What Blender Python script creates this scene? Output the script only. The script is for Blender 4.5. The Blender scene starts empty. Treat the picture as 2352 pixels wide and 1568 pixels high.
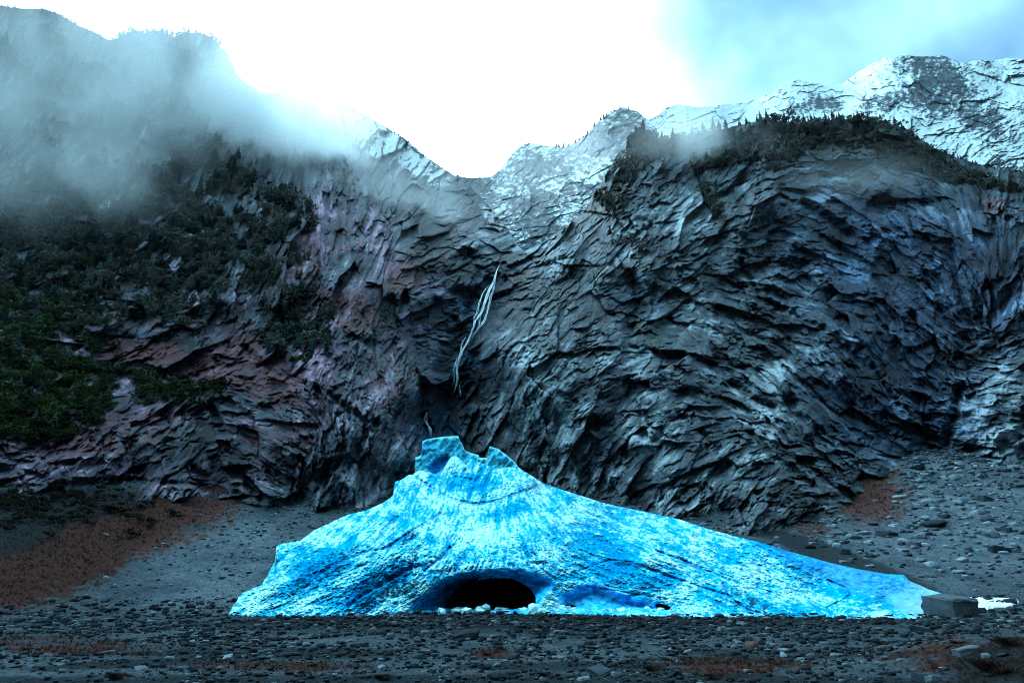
import bpy, math, random
import numpy as np

random.seed(7)
rng = np.random.default_rng(11)
sc = bpy.context.scene

# ------------------------------------------------------------------ camera
CAM_Z = 2.2
F = 1568.0                      # focal length in photo units (2352 wide)
PITCH = math.radians(19.5)
CT, ST = math.cos(PITCH), math.sin(PITCH)
cam = bpy.data.cameras.new('camera')
cam.lens = 24.0; cam.sensor_width = 36.0
cam.clip_start = 0.1; cam.clip_end = 30000
camo = bpy.data.objects.new('camera', cam)
camo.location = (0, 0, CAM_Z)
camo.rotation_euler = (math.pi / 2 + PITCH, 0, 0)
sc.collection.objects.link(camo)
sc.camera = camo

# ------------------------------------------------------------------ light
SUN_EL = math.radians(36.0)
SUN_AZ = math.radians(-23.6)    # from +Y towards +X
sdir = (math.cos(SUN_EL) * math.sin(SUN_AZ), math.cos(SUN_EL) * math.cos(SUN_AZ), math.sin(SUN_EL))
w = bpy.data.worlds.new('World'); sc.world = w; w.use_nodes = True
nt = w.node_tree; nt.nodes.clear()
def N(t, **k):
    n = nt.nodes.new(t)
    for a, b in k.items(): setattr(n, a, b)
    return n
L = lambda a, b: nt.links.new(a, b)
out = N('ShaderNodeOutputWorld'); bg = N('ShaderNodeBackground')
sky = N('ShaderNodeTexSky', sky_type='NISHITA', sun_disc=False)
sky.sun_elevation = SUN_EL; sky.sun_rotation = SUN_AZ; sky.ozone_density = 4.0; sky.air_density = 1.3
tc = N('ShaderNodeTexCoord')
def vdot(vec):
    d = N('ShaderNodeVectorMath', operation='DOT_PRODUCT'); L(tc.outputs['Generated'], d.inputs[0])
    d.inputs[1].default_value = vec; return d.outputs['Value']
def rng_map(x, a, b, c, d, smooth=True):
    m = N('ShaderNodeMapRange', clamp=True); m.interpolation_type = 'SMOOTHSTEP' if smooth else 'LINEAR'
    L(x, m.inputs['Value'])
    for i, v in zip(('From Min', 'From Max', 'To Min', 'To Max'), (a, b, c, d)): m.inputs[i].default_value = v
    return m.outputs['Result']
def math2(op, a, b):
    m = N('ShaderNodeMath', operation=op)
    for i, v in enumerate((a, b)):
        if isinstance(v, (int, float)): m.inputs[i].default_value = v
        else: L(v, m.inputs[i])
    return m.outputs[0]
def pixdir(px, py):
    cx = (px - 1176) / F; cy = (784 - py) / F
    v = np.array([cx, CT - cy * ST, ST + cy * CT]); return v / np.linalg.norm(v)
blue_dir = pixdir(2230, -60)
nz = N('ShaderNodeTexNoise'); nz.inputs['Scale'].default_value = 3.4; nz.inputs['Detail'].default_value = 4
nz.inputs['Roughness'].default_value = 0.5; nz.inputs['Distortion'].default_value = 0.15
L(tc.outputs['Generated'], nz.inputs['Vector'])
nsub = math2('MULTIPLY', math2('SUBTRACT', nz.outputs['Fac'], 0.5), 0.24)
prox = math2('ADD', vdot(tuple(blue_dir)), nsub)
clear = rng_map(prox, 0.86, 1.02, 0.0, 0.93)            # 1 where the blue shows between the clouds
# cloud radiance: overexposed white with a cold cast, brighter towards the veiled sun
sd = vdot(sdir)
glow = rng_map(sd, 0.80, 1.0, 0.0, 1.0)
c0 = N('ShaderNodeMixRGB'); L(rng_map(sd, -0.25, 0.55, 0.0, 1.0), c0.inputs['Fac'])
c0.inputs['Color1'].default_value = (0.04, 0.08, 0.115, 1); c0.inputs['Color2'].default_value = (1.06, 2.0, 2.45, 1)
cl = N('ShaderNodeMixRGB'); L(glow, cl.inputs['Fac']); L(c0.outputs[0], cl.inputs['Color1'])
cl.inputs['Color2'].default_value = (2.5, 3.6, 4.2, 1)
c3 = N('ShaderNodeMixRGB'); L(rng_map(sd, 0.955, 0.995, 0.0, 1.0), c3.inputs['Fac']); L(cl.outputs[0], c3.inputs['Color1']); c3.inputs['Color2'].default_value = (13, 23, 28, 1); cl = c3
skym = N('ShaderNodeMixRGB', blend_type='MULTIPLY'); skym.inputs['Fac'].default_value = 1
L(sky.outputs['Color'], skym.inputs['Color1']); skym.inputs['Color2'].default_value = (0.012, 0.052, 0.080, 1)
mx = N('ShaderNodeMixRGB'); L(clear, mx.inputs['Fac']); L(cl.outputs[0], mx.inputs['Color1']); L(skym.outputs[0], mx.inputs['Color2'])
L(mx.outputs[0], bg.inputs['Color']); bg.inputs['Strength'].default_value = 1.0
L(bg.outputs[0], out.inputs['Surface'])

sl = bpy.data.lights.new('sun', 'SUN'); sl.energy = 1.4; sl.angle = math.radians(12); sl.color = (0.9, 0.97, 1.0)
so = bpy.data.objects.new('sun', sl); sc.collection.objects.link(so)
so.rotation_euler = (math.pi / 2 - SUN_EL, 0, math.pi - SUN_AZ)

sc.view_settings.view_transform = 'Standard'
sc.view_settings.look = 'None'
sc.view_settings.exposure = 0.62
sc.view_settings.gamma = 1.0
sc.cycles.use_denoising = True
sc.cycles.filter_width = 1.0
sc.cycles.denoising_prefilter = 'NONE'
sc.cycles.max_bounces = 16
sc.cycles.diffuse_bounces = 3
sc.cycles.glossy_bounces = 2
sc.cycles.volume_bounces = 14
sc.cycles.transparent_max_bounces = 8
sc.cycles.volume_step_rate = 2.0
sc.cycles.volume_max_steps = 128
sc.cycles.use_adaptive_sampling = True

# ------------------------------------------------------------------ noise in numpy
_pr = np.random.default_rng(99)
_perm = _pr.permutation(1024).astype(np.int32); _perm = np.concatenate([_perm, _perm])
_u01 = _pr.random(1024).astype(np.float32)
_ga = np.linspace(0, 2 * np.pi, 1024, endpoint=False)[_pr.permutation(1024)]
_gx = np.cos(_ga).astype(np.float32); _gy = np.sin(_ga).astype(np.float32)
def hidx(ix, iy, seed):
    return _perm[(_perm[(ix + seed * 37) & 1023] + iy + seed * 101) & 1023]
def r01(ix, iy, seed): return _u01[hidx(np.asarray(ix).astype(np.int32), np.asarray(iy).astype(np.int32), seed)]
def perlin(x, y, seed=0):
    x = np.asarray(x, dtype=np.float32); y = np.asarray(y, dtype=np.float32)
    jx = np.floor(x); jy = np.floor(y)
    fx = x - jx; fy = y - jy
    ix = jx.astype(np.int32); iy = jy.astype(np.int32)
    u = fx * fx * fx * (fx * (fx * 6 - 15) + 10); v = fy * fy * fy * (fy * (fy * 6 - 15) + 10)
    def g(dx, dy):
        h = hidx(ix + dx, iy + dy, seed)
        return _gx[h] * (fx - dx) + _gy[h] * (fy - dy)
    n0 = g(0, 0) * (1 - u) + g(1, 0) * u
    n1 = g(0, 1) * (1 - u) + g(1, 1) * u
    return (n0 * (1 - v) + n1 * v) * 1.5
def fbm(x, y, seed=0, octv=4, gain=0.5, lac=2.03, ridge=False):
    s = 0; a = 1.0; t = 0
    for i in range(octv):
        n = perlin(x, y, seed + i * 17)
        if ridge: n = 1 - 2 * np.abs(n)
        s = s + a * n; t += a; a *= gain; x = x * lac + 3.7; y = y * lac - 1.9
    return s / t
def worley(x, y, seed=0):
    ix = np.floor(x).astype(np.int64); iy = np.floor(y).astype(np.int64)
    f1 = np.full(x.shape, 9.0, np.float32); f2 = f1.copy(); cid = np.zeros(x.shape, np.float32)
    for dx in (-1, 0, 1):
        for dy in (-1, 0, 1):
            cx = ix + dx; cy = iy + dy
            px = cx + r01(cx, cy, seed); py = cy + r01(cx, cy, seed + 5)
            d = np.sqrt((px - x) ** 2 + (py - y) ** 2).astype(np.float32)
            c = r01(cx, cy, seed + 9)
            closer = d < f1
            f2 = np.where(closer, f1, np.minimum(f2, d)); cid = np.where(closer, c, cid); f1 = np.where(closer, d, f1)
    return f1, f2, cid
def facet(x, y, seed, tilt=1.0, bias=0.0, step=0.5):
    """broken-rock relief: every cell is its own tilted plane; returns height and distance to the crack"""
    x = np.asarray(x, np.float32); y = np.asarray(y, np.float32)
    ix = np.floor(x).astype(np.int32); iy = np.floor(y).astype(np.int32)
    f1 = np.full(x.shape, 9.0, np.float32); f2 = f1.copy(); hh = np.zeros(x.shape, np.float32)
    for dx in (-1, 0, 1):
        for dy in (-1, 0, 1):
            cx = ix + dx; cy = iy + dy
            h = hidx(cx, cy, seed)
            ox = cx + _u01[h] - x; oy = cy + _u01[(h * 7 + 13) & 1023] - y
            d = ox * ox + oy * oy
            hgt = step * _u01[(h * 5 + 3) & 1023] - ox * (_u01[(h * 3 + 7) & 1023] - 0.5) * tilt - oy * ((_u01[(h * 11 + 5) & 1023] - 0.5) * tilt + bias)
            cl_ = d < f1
            f2 = np.where(cl_, f1, np.minimum(f2, d)); hh = np.where(cl_, hgt, hh); f1 = np.where(cl_, d, f1)
    return hh, np.sqrt(f2) - np.sqrt(f1)
def sstep(a, b, x):
    t = np.clip((x - a) / (b - a), 0, 1); return t * t * (3 - 2 * t)
def lerp(a, b, t): return a + (b - a) * t

def tps(pts, vals, reg=1e-4):
    """thin plate spline through scattered points"""
    P = np.array(pts, float) / 1000.0; V = np.array(vals, float); n = len(P)
    d = np.linalg.norm(P[:, None] - P[None], axis=2)
    K = np.where(d > 0, d * d * np.log(d + 1e-12), 0) + reg * np.eye(n)
    A = np.zeros((n + 3, n + 3)); A[:n, :n] = K; A[:n, n] = 1; A[:n, n + 1:] = P; A[n, :n] = 1; A[n + 1:, :n] = P.T
    c = np.linalg.solve(A, np.concatenate([V, [0, 0, 0]]))
    def f(x, y):
        x = np.asarray(x, float) / 1000.0; y = np.asarray(y, float) / 1000.0
        s = c[n] + c[n + 1] * x + c[n + 2] * y
        for i in range(n):
            d2 = (x - P[i, 0]) ** 2 + (y - P[i, 1]) ** 2
            s = s + c[i] * 0.5 * d2 * np.log(d2 + 1e-12)
        return s
    return f
def pw(poly):
    xs = [p[0] for p in poly]; ys = [p[1] for p in poly]
    return lambda x: np.interp(x, xs, ys)

def unproj(px, py, Y):
    """photo direction (px,py) at forward distance Y -> world xyz"""
    cx = (px - 1176) / F; cy = (784 - py) / F
    dy = CT - cy * ST; dz = ST + cy * CT
    return np.stack([cx / dy * Y, Y + 0 * cx, CAM_Z + dz / dy * Y], -1)
def proj(p):
    x = p[..., 0]; y = p[..., 1]; z = p[..., 2] - CAM_Z
    f = y * CT + z * ST; u = -y * ST + z * CT
    return 1176 + F * x / f, 784 - F * u / f

def blobs(px, py, lst):
    """soft union of rotated ellipses (cx,cy,rx,ry,deg[,weight])"""
    m = np.zeros(np.shape(px), np.float32)
    for b in lst:
        cx, cy, rx, ry, dg = b[:5]; wt = b[5] if len(b) > 5 else 1.0
        a = math.radians(dg); dx = px - cx; dy = -(py - cy)
        u = (dx * math.cos(a) + dy * math.sin(a)) / rx; v = (-dx * math.sin(a) + dy * math.cos(a)) / ry
        m = np.maximum(m, wt * np.clip(1.6 - np.sqrt(u * u + v * v), 0, 1).astype(np.float32))
    return m

# ------------------------------------------------------------------ mesh helpers
def link(o, parent=None):
    sc.collection.objects.link(o)
    if parent is not None: o.parent = parent
    return o
def tag(o, label=None, cat=None, group=None, kind=None):
    if label: o['label'] = label
    if cat: o['category'] = cat
    if group: o['group'] = group
    if kind: o['kind'] = kind
    return o
def mesh_np(name, V, faces, mats, smooth=False, col=None, fmat=None, extra=None):
    """V (n,3); faces (m,3|4) int array"""
    me = bpy.data.meshes.new(name)
    V = np.ascontiguousarray(V, np.float32); faces = np.ascontiguousarray(faces, np.int32)
    k = faces.shape[1]; m = len(faces)
    me.vertices.add(len(V)); me.vertices.foreach_set('co', V.ravel())
    me.loops.add(m * k); me.loops.foreach_set('vertex_index', faces.ravel())
    me.polygons.add(m); me.polygons.foreach_set('loop_start', np.arange(m, dtype=np.int32) * k)
    me.polygons.foreach_set('loop_total', np.full(m, k, np.int32))
    if smooth: me.polygons.foreach_set('use_smooth', np.ones(m, bool))
    if fmat is not None: me.polygons.foreach_set('material_index', np.ascontiguousarray(fmat, np.int32))
    me.update(calc_edges=True)
    if col is not None:
        a = me.attributes.new('col', 'FLOAT_COLOR', 'POINT')
        c4 = np.ones((len(V), 4), np.float32); c4[:, :3] = col; a.data.foreach_set('color', c4.ravel())
    for mt in (mats if isinstance(mats, (list, tuple)) else [mats]): me.materials.append(mt)
    me.validate(verbose=False)
    return me
def obj_np(name, *a, parent=None, **k):
    return link(bpy.data.objects.new(name, mesh_np(name, *a, **k)), parent)
def grid_faces(nr, nc, keep=None):
    i = np.arange(nr * nc).reshape(nr, nc)
    f = np.stack([i[:-1, :-1], i[1:, :-1], i[1:, 1:], i[:-1, 1:]], -1)
    if keep is not None: f = f[keep]
    return f.reshape(-1, 4)
def compact(V, faces, *attrs):
    u, inv = np.unique(faces.ravel(), return_inverse=True)
    return (V[u], inv.reshape(faces.shape)) + tuple(a[u] for a in attrs)
def grid_normals(P):
    du = np.gradient(P, axis=1); dv = np.gradient(P, axis=0)
    n = np.cross(du, dv); n /= np.linalg.norm(n, axis=-1, keepdims=True) + 1e-9
    # face the camera
    to = np.array([0, 0, CAM_Z]) - P
    s = np.sign((n * to).sum(-1, keepdims=True)); s[s == 0] = 1
    return n * s

# ------------------------------------------------------------------ materials
def new_mat(name):
    m = bpy.data.materials.new(name); m.use_nodes = True; t = m.node_tree
    b = t.nodes['Principled BSDF']; return m, t, b
def attr_mat(name, rough=0.75, spec=0.4, var=0.35, scale=0.6, bump=0.4, bdist=0.3, bscale=1.2, sss=None):
    """colour from the 'col' attribute, broken up by world-space noise, with bump"""
    m, t, b = new_mat(name); n = t.nodes; l = t.links
    at = n.new('ShaderNodeAttribute'); at.attribute_name = 'col'
    geo = n.new('ShaderNodeNewGeometry')
    tx = n.new('ShaderNodeTexNoise'); tx.inputs['Scale'].default_value = scale; tx.inputs['Detail'].default_value = 6; tx.inputs['Roughness'].default_value = 0.7
    l.new(geo.outputs['Position'], tx.inputs['Vector'])
    mr = n.new('ShaderNodeMapRange'); mr.inputs['From Min'].default_value = 0.3; mr.inputs['From Max'].default_value = 0.7
    mr.inputs['To Min'].default_value = 1 - var; mr.inputs['To Max'].default_value = 1 + var
    l.new(tx.outputs['Fac'], mr.inputs['Value'])
    mx = n.new('ShaderNodeVectorMath'); mx.operation = 'SCALE'; l.new(at.outputs['Color'], mx.inputs[0]); l.new(mr.outputs[0], mx.inputs['Scale'])
    l.new(mx.outputs[0], b.inputs['Base Color'])
    b.inputs['Roughness'].default_value = rough; b.inputs['Specular IOR Level'].default_value = spec
    if bump:
        t2 = n.new('ShaderNodeTexNoise'); t2.inputs['Scale'].default_value = bscale; t2.inputs['Detail'].default_value = 8; t2.inputs['Roughness'].default_value = 0.7
        l.new(geo.outputs['Position'], t2.inputs['Vector'])
        bp = n.new('ShaderNodeBump'); bp.inputs['Strength'].default_value = bump; bp.inputs['Distance'].default_value = bdist
        l.new(t2.outputs['Fac'], bp.inputs['Height']); l.new(bp.outputs[0], b.inputs['Normal'])
    return m
def flat_mat(name, col, rough=0.8, var=0.35, scale=3.0, spec=0.04):
    m, t, b = new_mat(name); n = t.nodes; l = t.links
    oi = n.new('ShaderNodeObjectInfo')
    geo = n.new('ShaderNodeNewGeometry')
    tx = n.new('ShaderNodeTexNoise'); tx.inputs['Scale'].default_value = scale; tx.inputs['Detail'].default_value = 5
    l.new(geo.outputs['Position'], tx.inputs['Vector'])
    ad = n.new('ShaderNodeMath'); ad.operation = 'ADD'; l.new(tx.outputs['Fac'], ad.inputs[0]); l.new(oi.outputs['Random'], ad.inputs[1])
    mr = n.new('ShaderNodeMapRange'); mr.inputs['From Min'].default_value = 0.3; mr.inputs['From Max'].default_value = 1.7
    mr.inputs['To Min'].default_value = 1 - var; mr.inputs['To Max'].default_value = 1 + var; l.new(ad.outputs[0], mr.inputs['Value'])
    mx = n.new('ShaderNodeVectorMath'); mx.operation = 'SCALE'; mx.inputs[0].default_value = col; l.new(mr.outputs[0], mx.inputs['Scale'])
    l.new(mx.outputs[0], b.inputs['Base Color']); b.inputs['Roughness'].default_value = rough; b.inputs['Specular IOR Level'].default_value = spec
    if 'stone' in name:
        t2 = n.new('ShaderNodeTexNoise'); t2.inputs['Scale'].default_value = 4.5; t2.inputs['Detail'].default_value = 8; t2.inputs['Roughness'].default_value = 0.75; l.new(geo.outputs['Position'], t2.inputs['Vector'])
        bp = n.new('ShaderNodeBump'); bp.inputs['Strength'].default_value = 0.8; bp.inputs['Distance'].default_value = 0.12; l.new(t2.outputs['Fac'], bp.inputs['Height']); l.new(bp.outputs[0], b.inputs['Normal'])
    return m
M_rock = attr_mat('cliff_rock', rough=0.7, spec=0.07, var=0.5, scale=0.35, bump=0.9, bdist=1.3, bscale=0.8)
M_snowrock = attr_mat('snowy_rock', rough=0.8, spec=0.1, var=0.12, scale=0.05, bump=0.5, bdist=4.0, bscale=0.06)
M_ground = attr_mat('gravel_ground', rough=0.95, spec=0.0, var=0.5, scale=5.0, bump=0.8, bdist=0.06, bscale=9.0)
M_ice = attr_mat('glacier_ice', rough=0.6, spec=0.0, var=0.10, scale=1.5, bump=0.5, bdist=0.08, bscale=3.0)
def speckle_ice(m):
    t = m.node_tree; n = t.nodes; l = t.links; b = n['Principled BSDF']; src = b.inputs['Base Color'].links[0].from_socket
    geo = n.new('ShaderNodeNewGeometry'); mp = n.new('ShaderNodeMapping'); mp.inputs['Scale'].default_value = (1.0, 0.45, 1.4); l.new(geo.outputs['Position'], mp.inputs[0])
    tx = n.new('ShaderNodeTexNoise'); tx.inputs['Scale'].default_value = 2.6; tx.inputs['Detail'].default_value = 5; tx.inputs['Roughness'].default_value = 0.65; l.new(mp.outputs[0], tx.inputs['Vector'])
    t2 = n.new('ShaderNodeTexNoise'); t2.inputs['Scale'].default_value = 0.10; t2.inputs['Detail'].default_value = 3; l.new(geo.outputs['Position'], t2.inputs['Vector'])
    ad = n.new('ShaderNodeMath'); ad.operation = 'MULTIPLY_ADD'; l.new(t2.outputs['Fac'], ad.inputs[0]); ad.inputs[1].default_value = 0.55; l.new(tx.outputs['Fac'], ad.inputs[2])
    mr = n.new('ShaderNodeMapRange'); mr.inputs['From Min'].default_value = 0.80; mr.inputs['From Max'].default_value = 0.92; l.new(ad.outputs[0], mr.inputs['Value'])
    mm = n.new('ShaderNodeMixRGB'); mm.blend_type = 'MULTIPLY'; l.new(mr.outputs[0], mm.inputs['Fac']); l.new(src, mm.inputs['Color1']); mm.inputs['Color2'].default_value = (0.0, 0.62, 0.86, 1)
    l.new(mm.outputs[0], b.inputs['Base Color'])
speckle_ice(M_ice)
M_stone = flat_mat('pale_stone', (0.15, 0.19, 0.22), var=0.6)
M_stone_dark = flat_mat('dark_stone', (0.026, 0.036, 0.046), var=0.7)
M_stone_red = flat_mat('reddish_stone', (0.075, 0.045, 0.042), var=0.3)
M_icechunk = flat_mat('white_ice', (0.34, 0.72, 0.80), rough=0.4, var=0.25, scale=2.0, spec=0.5)
M_bark = flat_mat('bark', (0.05, 0.045, 0.04))
M_needle = flat_mat('needles_dark', (0.030, 0.068, 0.062), var=0.85, scale=0.09)
M_needle2 = flat_mat('needles_brown', (0.060, 0.066, 0.056), var=0.85, scale=0.11)
M_leaf = flat_mat('leaves_green', (0.022, 0.043, 0.010), var=0.95, scale=0.07)
M_scrub = flat_mat('scrub_red_brown', (0.040, 0.018, 0.012), var=0.6, scale=0.4)
M_cave_shade = flat_mat('cave_shade_ice', (0.004, 0.008, 0.02), rough=0.5)  # near-black base colour paints the cave's shade onto its walls

# ------------------------------------------------------------------ ground height field
def gh(x, y):
    s = y - 52.0
    slope = 0.255 + 0.04 * sstep(18, 55, -x) + 0.075 * sstep(40, 95, x)
    r = np.where(s > 0, slope * (np.sqrt(s * s + 60.0) - math.sqrt(60.0)), 0)
    r = np.where(s > 160, np.minimum(r, slope * 160), r)
    bank = 1.1 * np.exp(-(((x - 13.5) / 3.2) ** 2 + ((y - 19) / 5.0) ** 2))     # raised dark bank near right
    r = r * (1 - np.exp(-((x + 2.0) / 8.5) ** 4) * (1 - sstep(92, 112, y)))
    far = 0.25 * sstep(40, 55, y)
    side = 3.5 * sstep(25, 70, np.abs(x)) * sstep(-10, 45, y) * (1 - sstep(52, 90, y))
    return r + bank - far * 0 + side * 0.5
def gh_full(x, y):
    n = 0.30 * fbm(x / 14, y / 14, 3, 3) + 0.10 * fbm(x / 2.6, y / 2.6, 9, 3) + 0.035 * fbm(x / 0.5, y / 0.5, 19, 3)
    k = sstep(60, 110, y)
    n = n + k * (1.3 * fbm(x / 16, y / 30, 33, 4) + 0.35 * fbm(x / 3.2, y / 4.5, 41, 3))
    return gh(x, y) + n
_ys = np.geomspace(8, 420, 900)
def yground(px, py):
    cx = (px - 1176) / F; cy = (784 - py) / F
    dy = CT - cy * ST; dz = ST + cy * CT
    z = CAM_Z + dz / dy * _ys; g = gh_full(cx / dy * _ys, _ys)
    below = np.nonzero(z <= g)[0]
    return float(_ys[below[0]]) if len(below) else 420.0
def on_ground(px, py, sink=0.0):
    Y = yground(px, py); p = unproj(np.float64(px), np.float64(py), Y); return p, Y

# soil and scree colour zones by place
red_zones = [(290, 1205, 290, 72, 15), (90, 1300, 240, 80, 18), (430, 1150, 90, 40, 0, .9), (1960, 1120, 120, 70, -20), (1850, 1200, 60, 30, -30, .7),
             (150, 1480, 260, 22, -3, .75), (650, 1530, 260, 14, 0, .7), (1700, 1530, 200, 22, 0, .7), (2250, 1520, 200, 60, 0, .8), (1130, 1500, 60, 12, 0, .7)]
dark_zones = [(100, 1160, 230, 50, 5), (60, 1210, 120, 50, 20), (600, 1500, 400, 16, 0, .8), (1800, 1500, 300, 14, 0, .7), (1950, 1290, 230, 24, -20, 1.0), (2300, 1540, 130, 70, 10, 1.0), (1176, 1566, 1400, 20, 0, .85), (350, 1520, 300, 12, 3, .8), (1300, 1530, 260, 12, 0, .8), (1230, 1565, 300, 26, 0, .7), (400, 1560, 300, 16, 0, .6)]
def build_ground():
    az = np.concatenate([np.linspace(-180, -50, 40)[:-1], np.linspace(-50, 50, 1350), np.linspace(50, 180, 40)[1:]])
    az = np.radians(az)
    r = np.concatenate([[0.6, 1.5, 3, 5], np.geomspace(7, 70, 470), np.geomspace(70.5, 240, 230), np.geomspace(250, 6000, 30)])
    A, R = np.meshgrid(az, r); X = R * np.sin(A); Yy = R * np.cos(A)
    Z = gh_full(X, Yy)
    far = sstep(240, 600, R); Z = Z * (1 - far) + far * np.where(Yy > 0, 38, 0)
    P = np.stack([X, Yy, Z], -1)
    px, py = proj(P); inview = (Yy > 4)
    px = np.where(inview, px, 0); py = np.where(inview, py, 1600)
    n1 = fbm(X / 9, Yy / 9, 71, 4); n2 = fbm(X / 1.3, Yy / 1.3, 75, 4); n3 = r01(np.arange(X.size), np.arange(X.size) * 0, 4).reshape(X.shape)
    grey = np.array([0.020, 0.027, 0.034]); pale = np.array([0.060, 0.076, 0.088]); brown = np.array([0.038, 0.016, 0.013]); dark = np.array([0.012, 0.015, 0.016])
    c = lerp(grey, pale, np.clip(0.5 + n1 * 0.6 + n2 * 0.5, 0, 1)[..., None])
    c = c * (0.72 + 0.56 * n3[..., None])
    rm = sstep(0.35, 0.8, blobs(px, py, red_zones) * inview + 0.5 * n1 + 0.7 * n2)
    c = lerp(c, brown * (0.6 + 0.8 * n3[..., None]), rm[..., None] * 0.95)
    dm = sstep(0.4, 0.8, blobs(px, py, dark_zones) * inview + 0.3 * n1 + 0.4 * n2)
    c = lerp(c, dark, dm[..., None] * 0.85)
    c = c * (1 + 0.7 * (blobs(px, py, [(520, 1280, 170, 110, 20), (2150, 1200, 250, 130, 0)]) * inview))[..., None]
    # contact shadow along the ice foot, painted into the gravel colour
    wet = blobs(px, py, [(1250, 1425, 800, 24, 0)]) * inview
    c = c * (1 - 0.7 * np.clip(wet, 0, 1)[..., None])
    nr, nc = X.shape
    faces = grid_faces(nr, nc)
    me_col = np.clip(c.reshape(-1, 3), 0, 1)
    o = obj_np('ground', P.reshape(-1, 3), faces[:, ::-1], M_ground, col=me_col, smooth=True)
    tag(o, kind='structure')
    # close the tiny hole under the camera
build_ground()

# ------------------------------------------------------------------ mountains
def angle_noise(px, py, ctrl, angs, gen):
    """blend direction-aligned textures; ctrl = [(px,py,deg)]"""
    a2 = tps([c[:2] for c in ctrl], [math.cos(2 * math.radians(c[2])) for c in ctrl], reg=1e-2)(px, py)
    b2 = tps([c[:2] for c in ctrl], [math.sin(2 * math.radians(c[2])) for c in ctrl], reg=1e-2)(px, py)
    th = 0.5 * np.arctan2(b2, a2)
    th = th + 0.42 * fbm(px / 120, py / 120, 301, 3)
    acc = np.zeros(px.shape); wsum = np.zeros(px.shape)
    for i, A in enumerate(angs):
        a = math.radians(A)
        d = np.abs(np.angle(np.exp(2j * (th - a)))) / 2
        wgt = np.clip(1 - d / math.radians(24), 0, 1) ** 6 + 1e-9
        s = px * math.cos(a) - py * math.sin(a); t = px * math.sin(a) + py * math.cos(a)
        sel = wgt > 4e-4
        if sel.any():
            acc[sel] += wgt[sel] * gen(s[sel], t[sel], 100 + i * 31); wsum[sel] += wgt[sel]
    return acc / np.maximum(wsum, 1e-6)

def strata(s, t, seed):
    w1 = fbm(s / 120, t / 70, seed, 3); w2 = fbm(s / 60, t / 60, seed + 1, 3)
    s1 = s + 14 * w2; t1 = t + 13 * w1
    A, ca = facet(s1 / 130, t1 / 54, seed + 2, 3.2, 0.6, 1.1)
    s2 = s1 + 2.5 * perlin(s / 14, t / 11, seed + 3); t2 = t1 + 2 * perlin(s / 13, t / 10, seed + 4)
    B, cb = facet(s2 / 46, t2 / 21, seed + 5, 2.8, 0.5, 1.0)
    C, cc = facet(s2 / 14, t2 / 8.0, seed + 6, 2.6, 0.35, 0.9)
    rough = 0.30 + 0.95 * sstep(-0.3, 0.4, fbm(s / 150, t / 110, seed + 7, 2))
    crackA = np.clip(1 - ca / 0.07, 0, 1) * sstep(-0.2, 0.3, w2); crackB = np.clip(1 - cb / 0.12, 0, 1) * sstep(-0.15, 0.3, perlin(s / 50, t / 40, seed + 8))
    return 38 * A * (0.35 + 1.0 * sstep(-0.35, 0.35, fbm(s / 210, t / 130, seed + 12, 2))) + rough * (24 * B + 10.0 * C - 9 * crackB) - 16 * crackA
ridge_poly = [(-300, 60), (-150, 25), (0, 14), (60, 20), (110, 22), (160, 45), (185, 62), (215, 72), (240, 88), (262, 92), (300, 72), (330, 76), (370, 70), (400, 84),
              (430, 74), (470, 78), (500, 96), (520, 130), (540, 165), (565, 190), (600, 215), (640, 212), (690, 213), (735, 218), (762, 226), (790, 236), (830, 258), (880, 288),
              (930, 318), (980, 360), (1030, 395), (1065, 415), (1100, 448), (1140, 495), (1175, 538), (1192, 566), (1205, 578), (1222, 568), (1260, 548), (1300, 520), (1335, 492), (1365, 448), (1392, 398),
              (1415, 360), (1440, 322), (1462, 300), (1485, 290), (1505, 312), (1530, 322), (1570, 315), (1640, 300), (1700, 288), (1760, 274), (1830, 282), (1900, 276), (1960, 272), (2010, 280), (2060, 288),
              (2110, 318), (2150, 342), (2200, 362), (2260, 380), (2352, 398), (2650, 430)]
ridge = pw(ridge_poly)
bottom_poly = [(-300, 1240), (0, 1180), (300, 1190), (500, 1235), (700, 1300), (900, 1240), (1000, 1180), (1150, 1160), (1300, 1230), (1600, 1290), (1850, 1230), (2050, 1140), (2200, 1110), (2650, 1120)]
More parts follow.
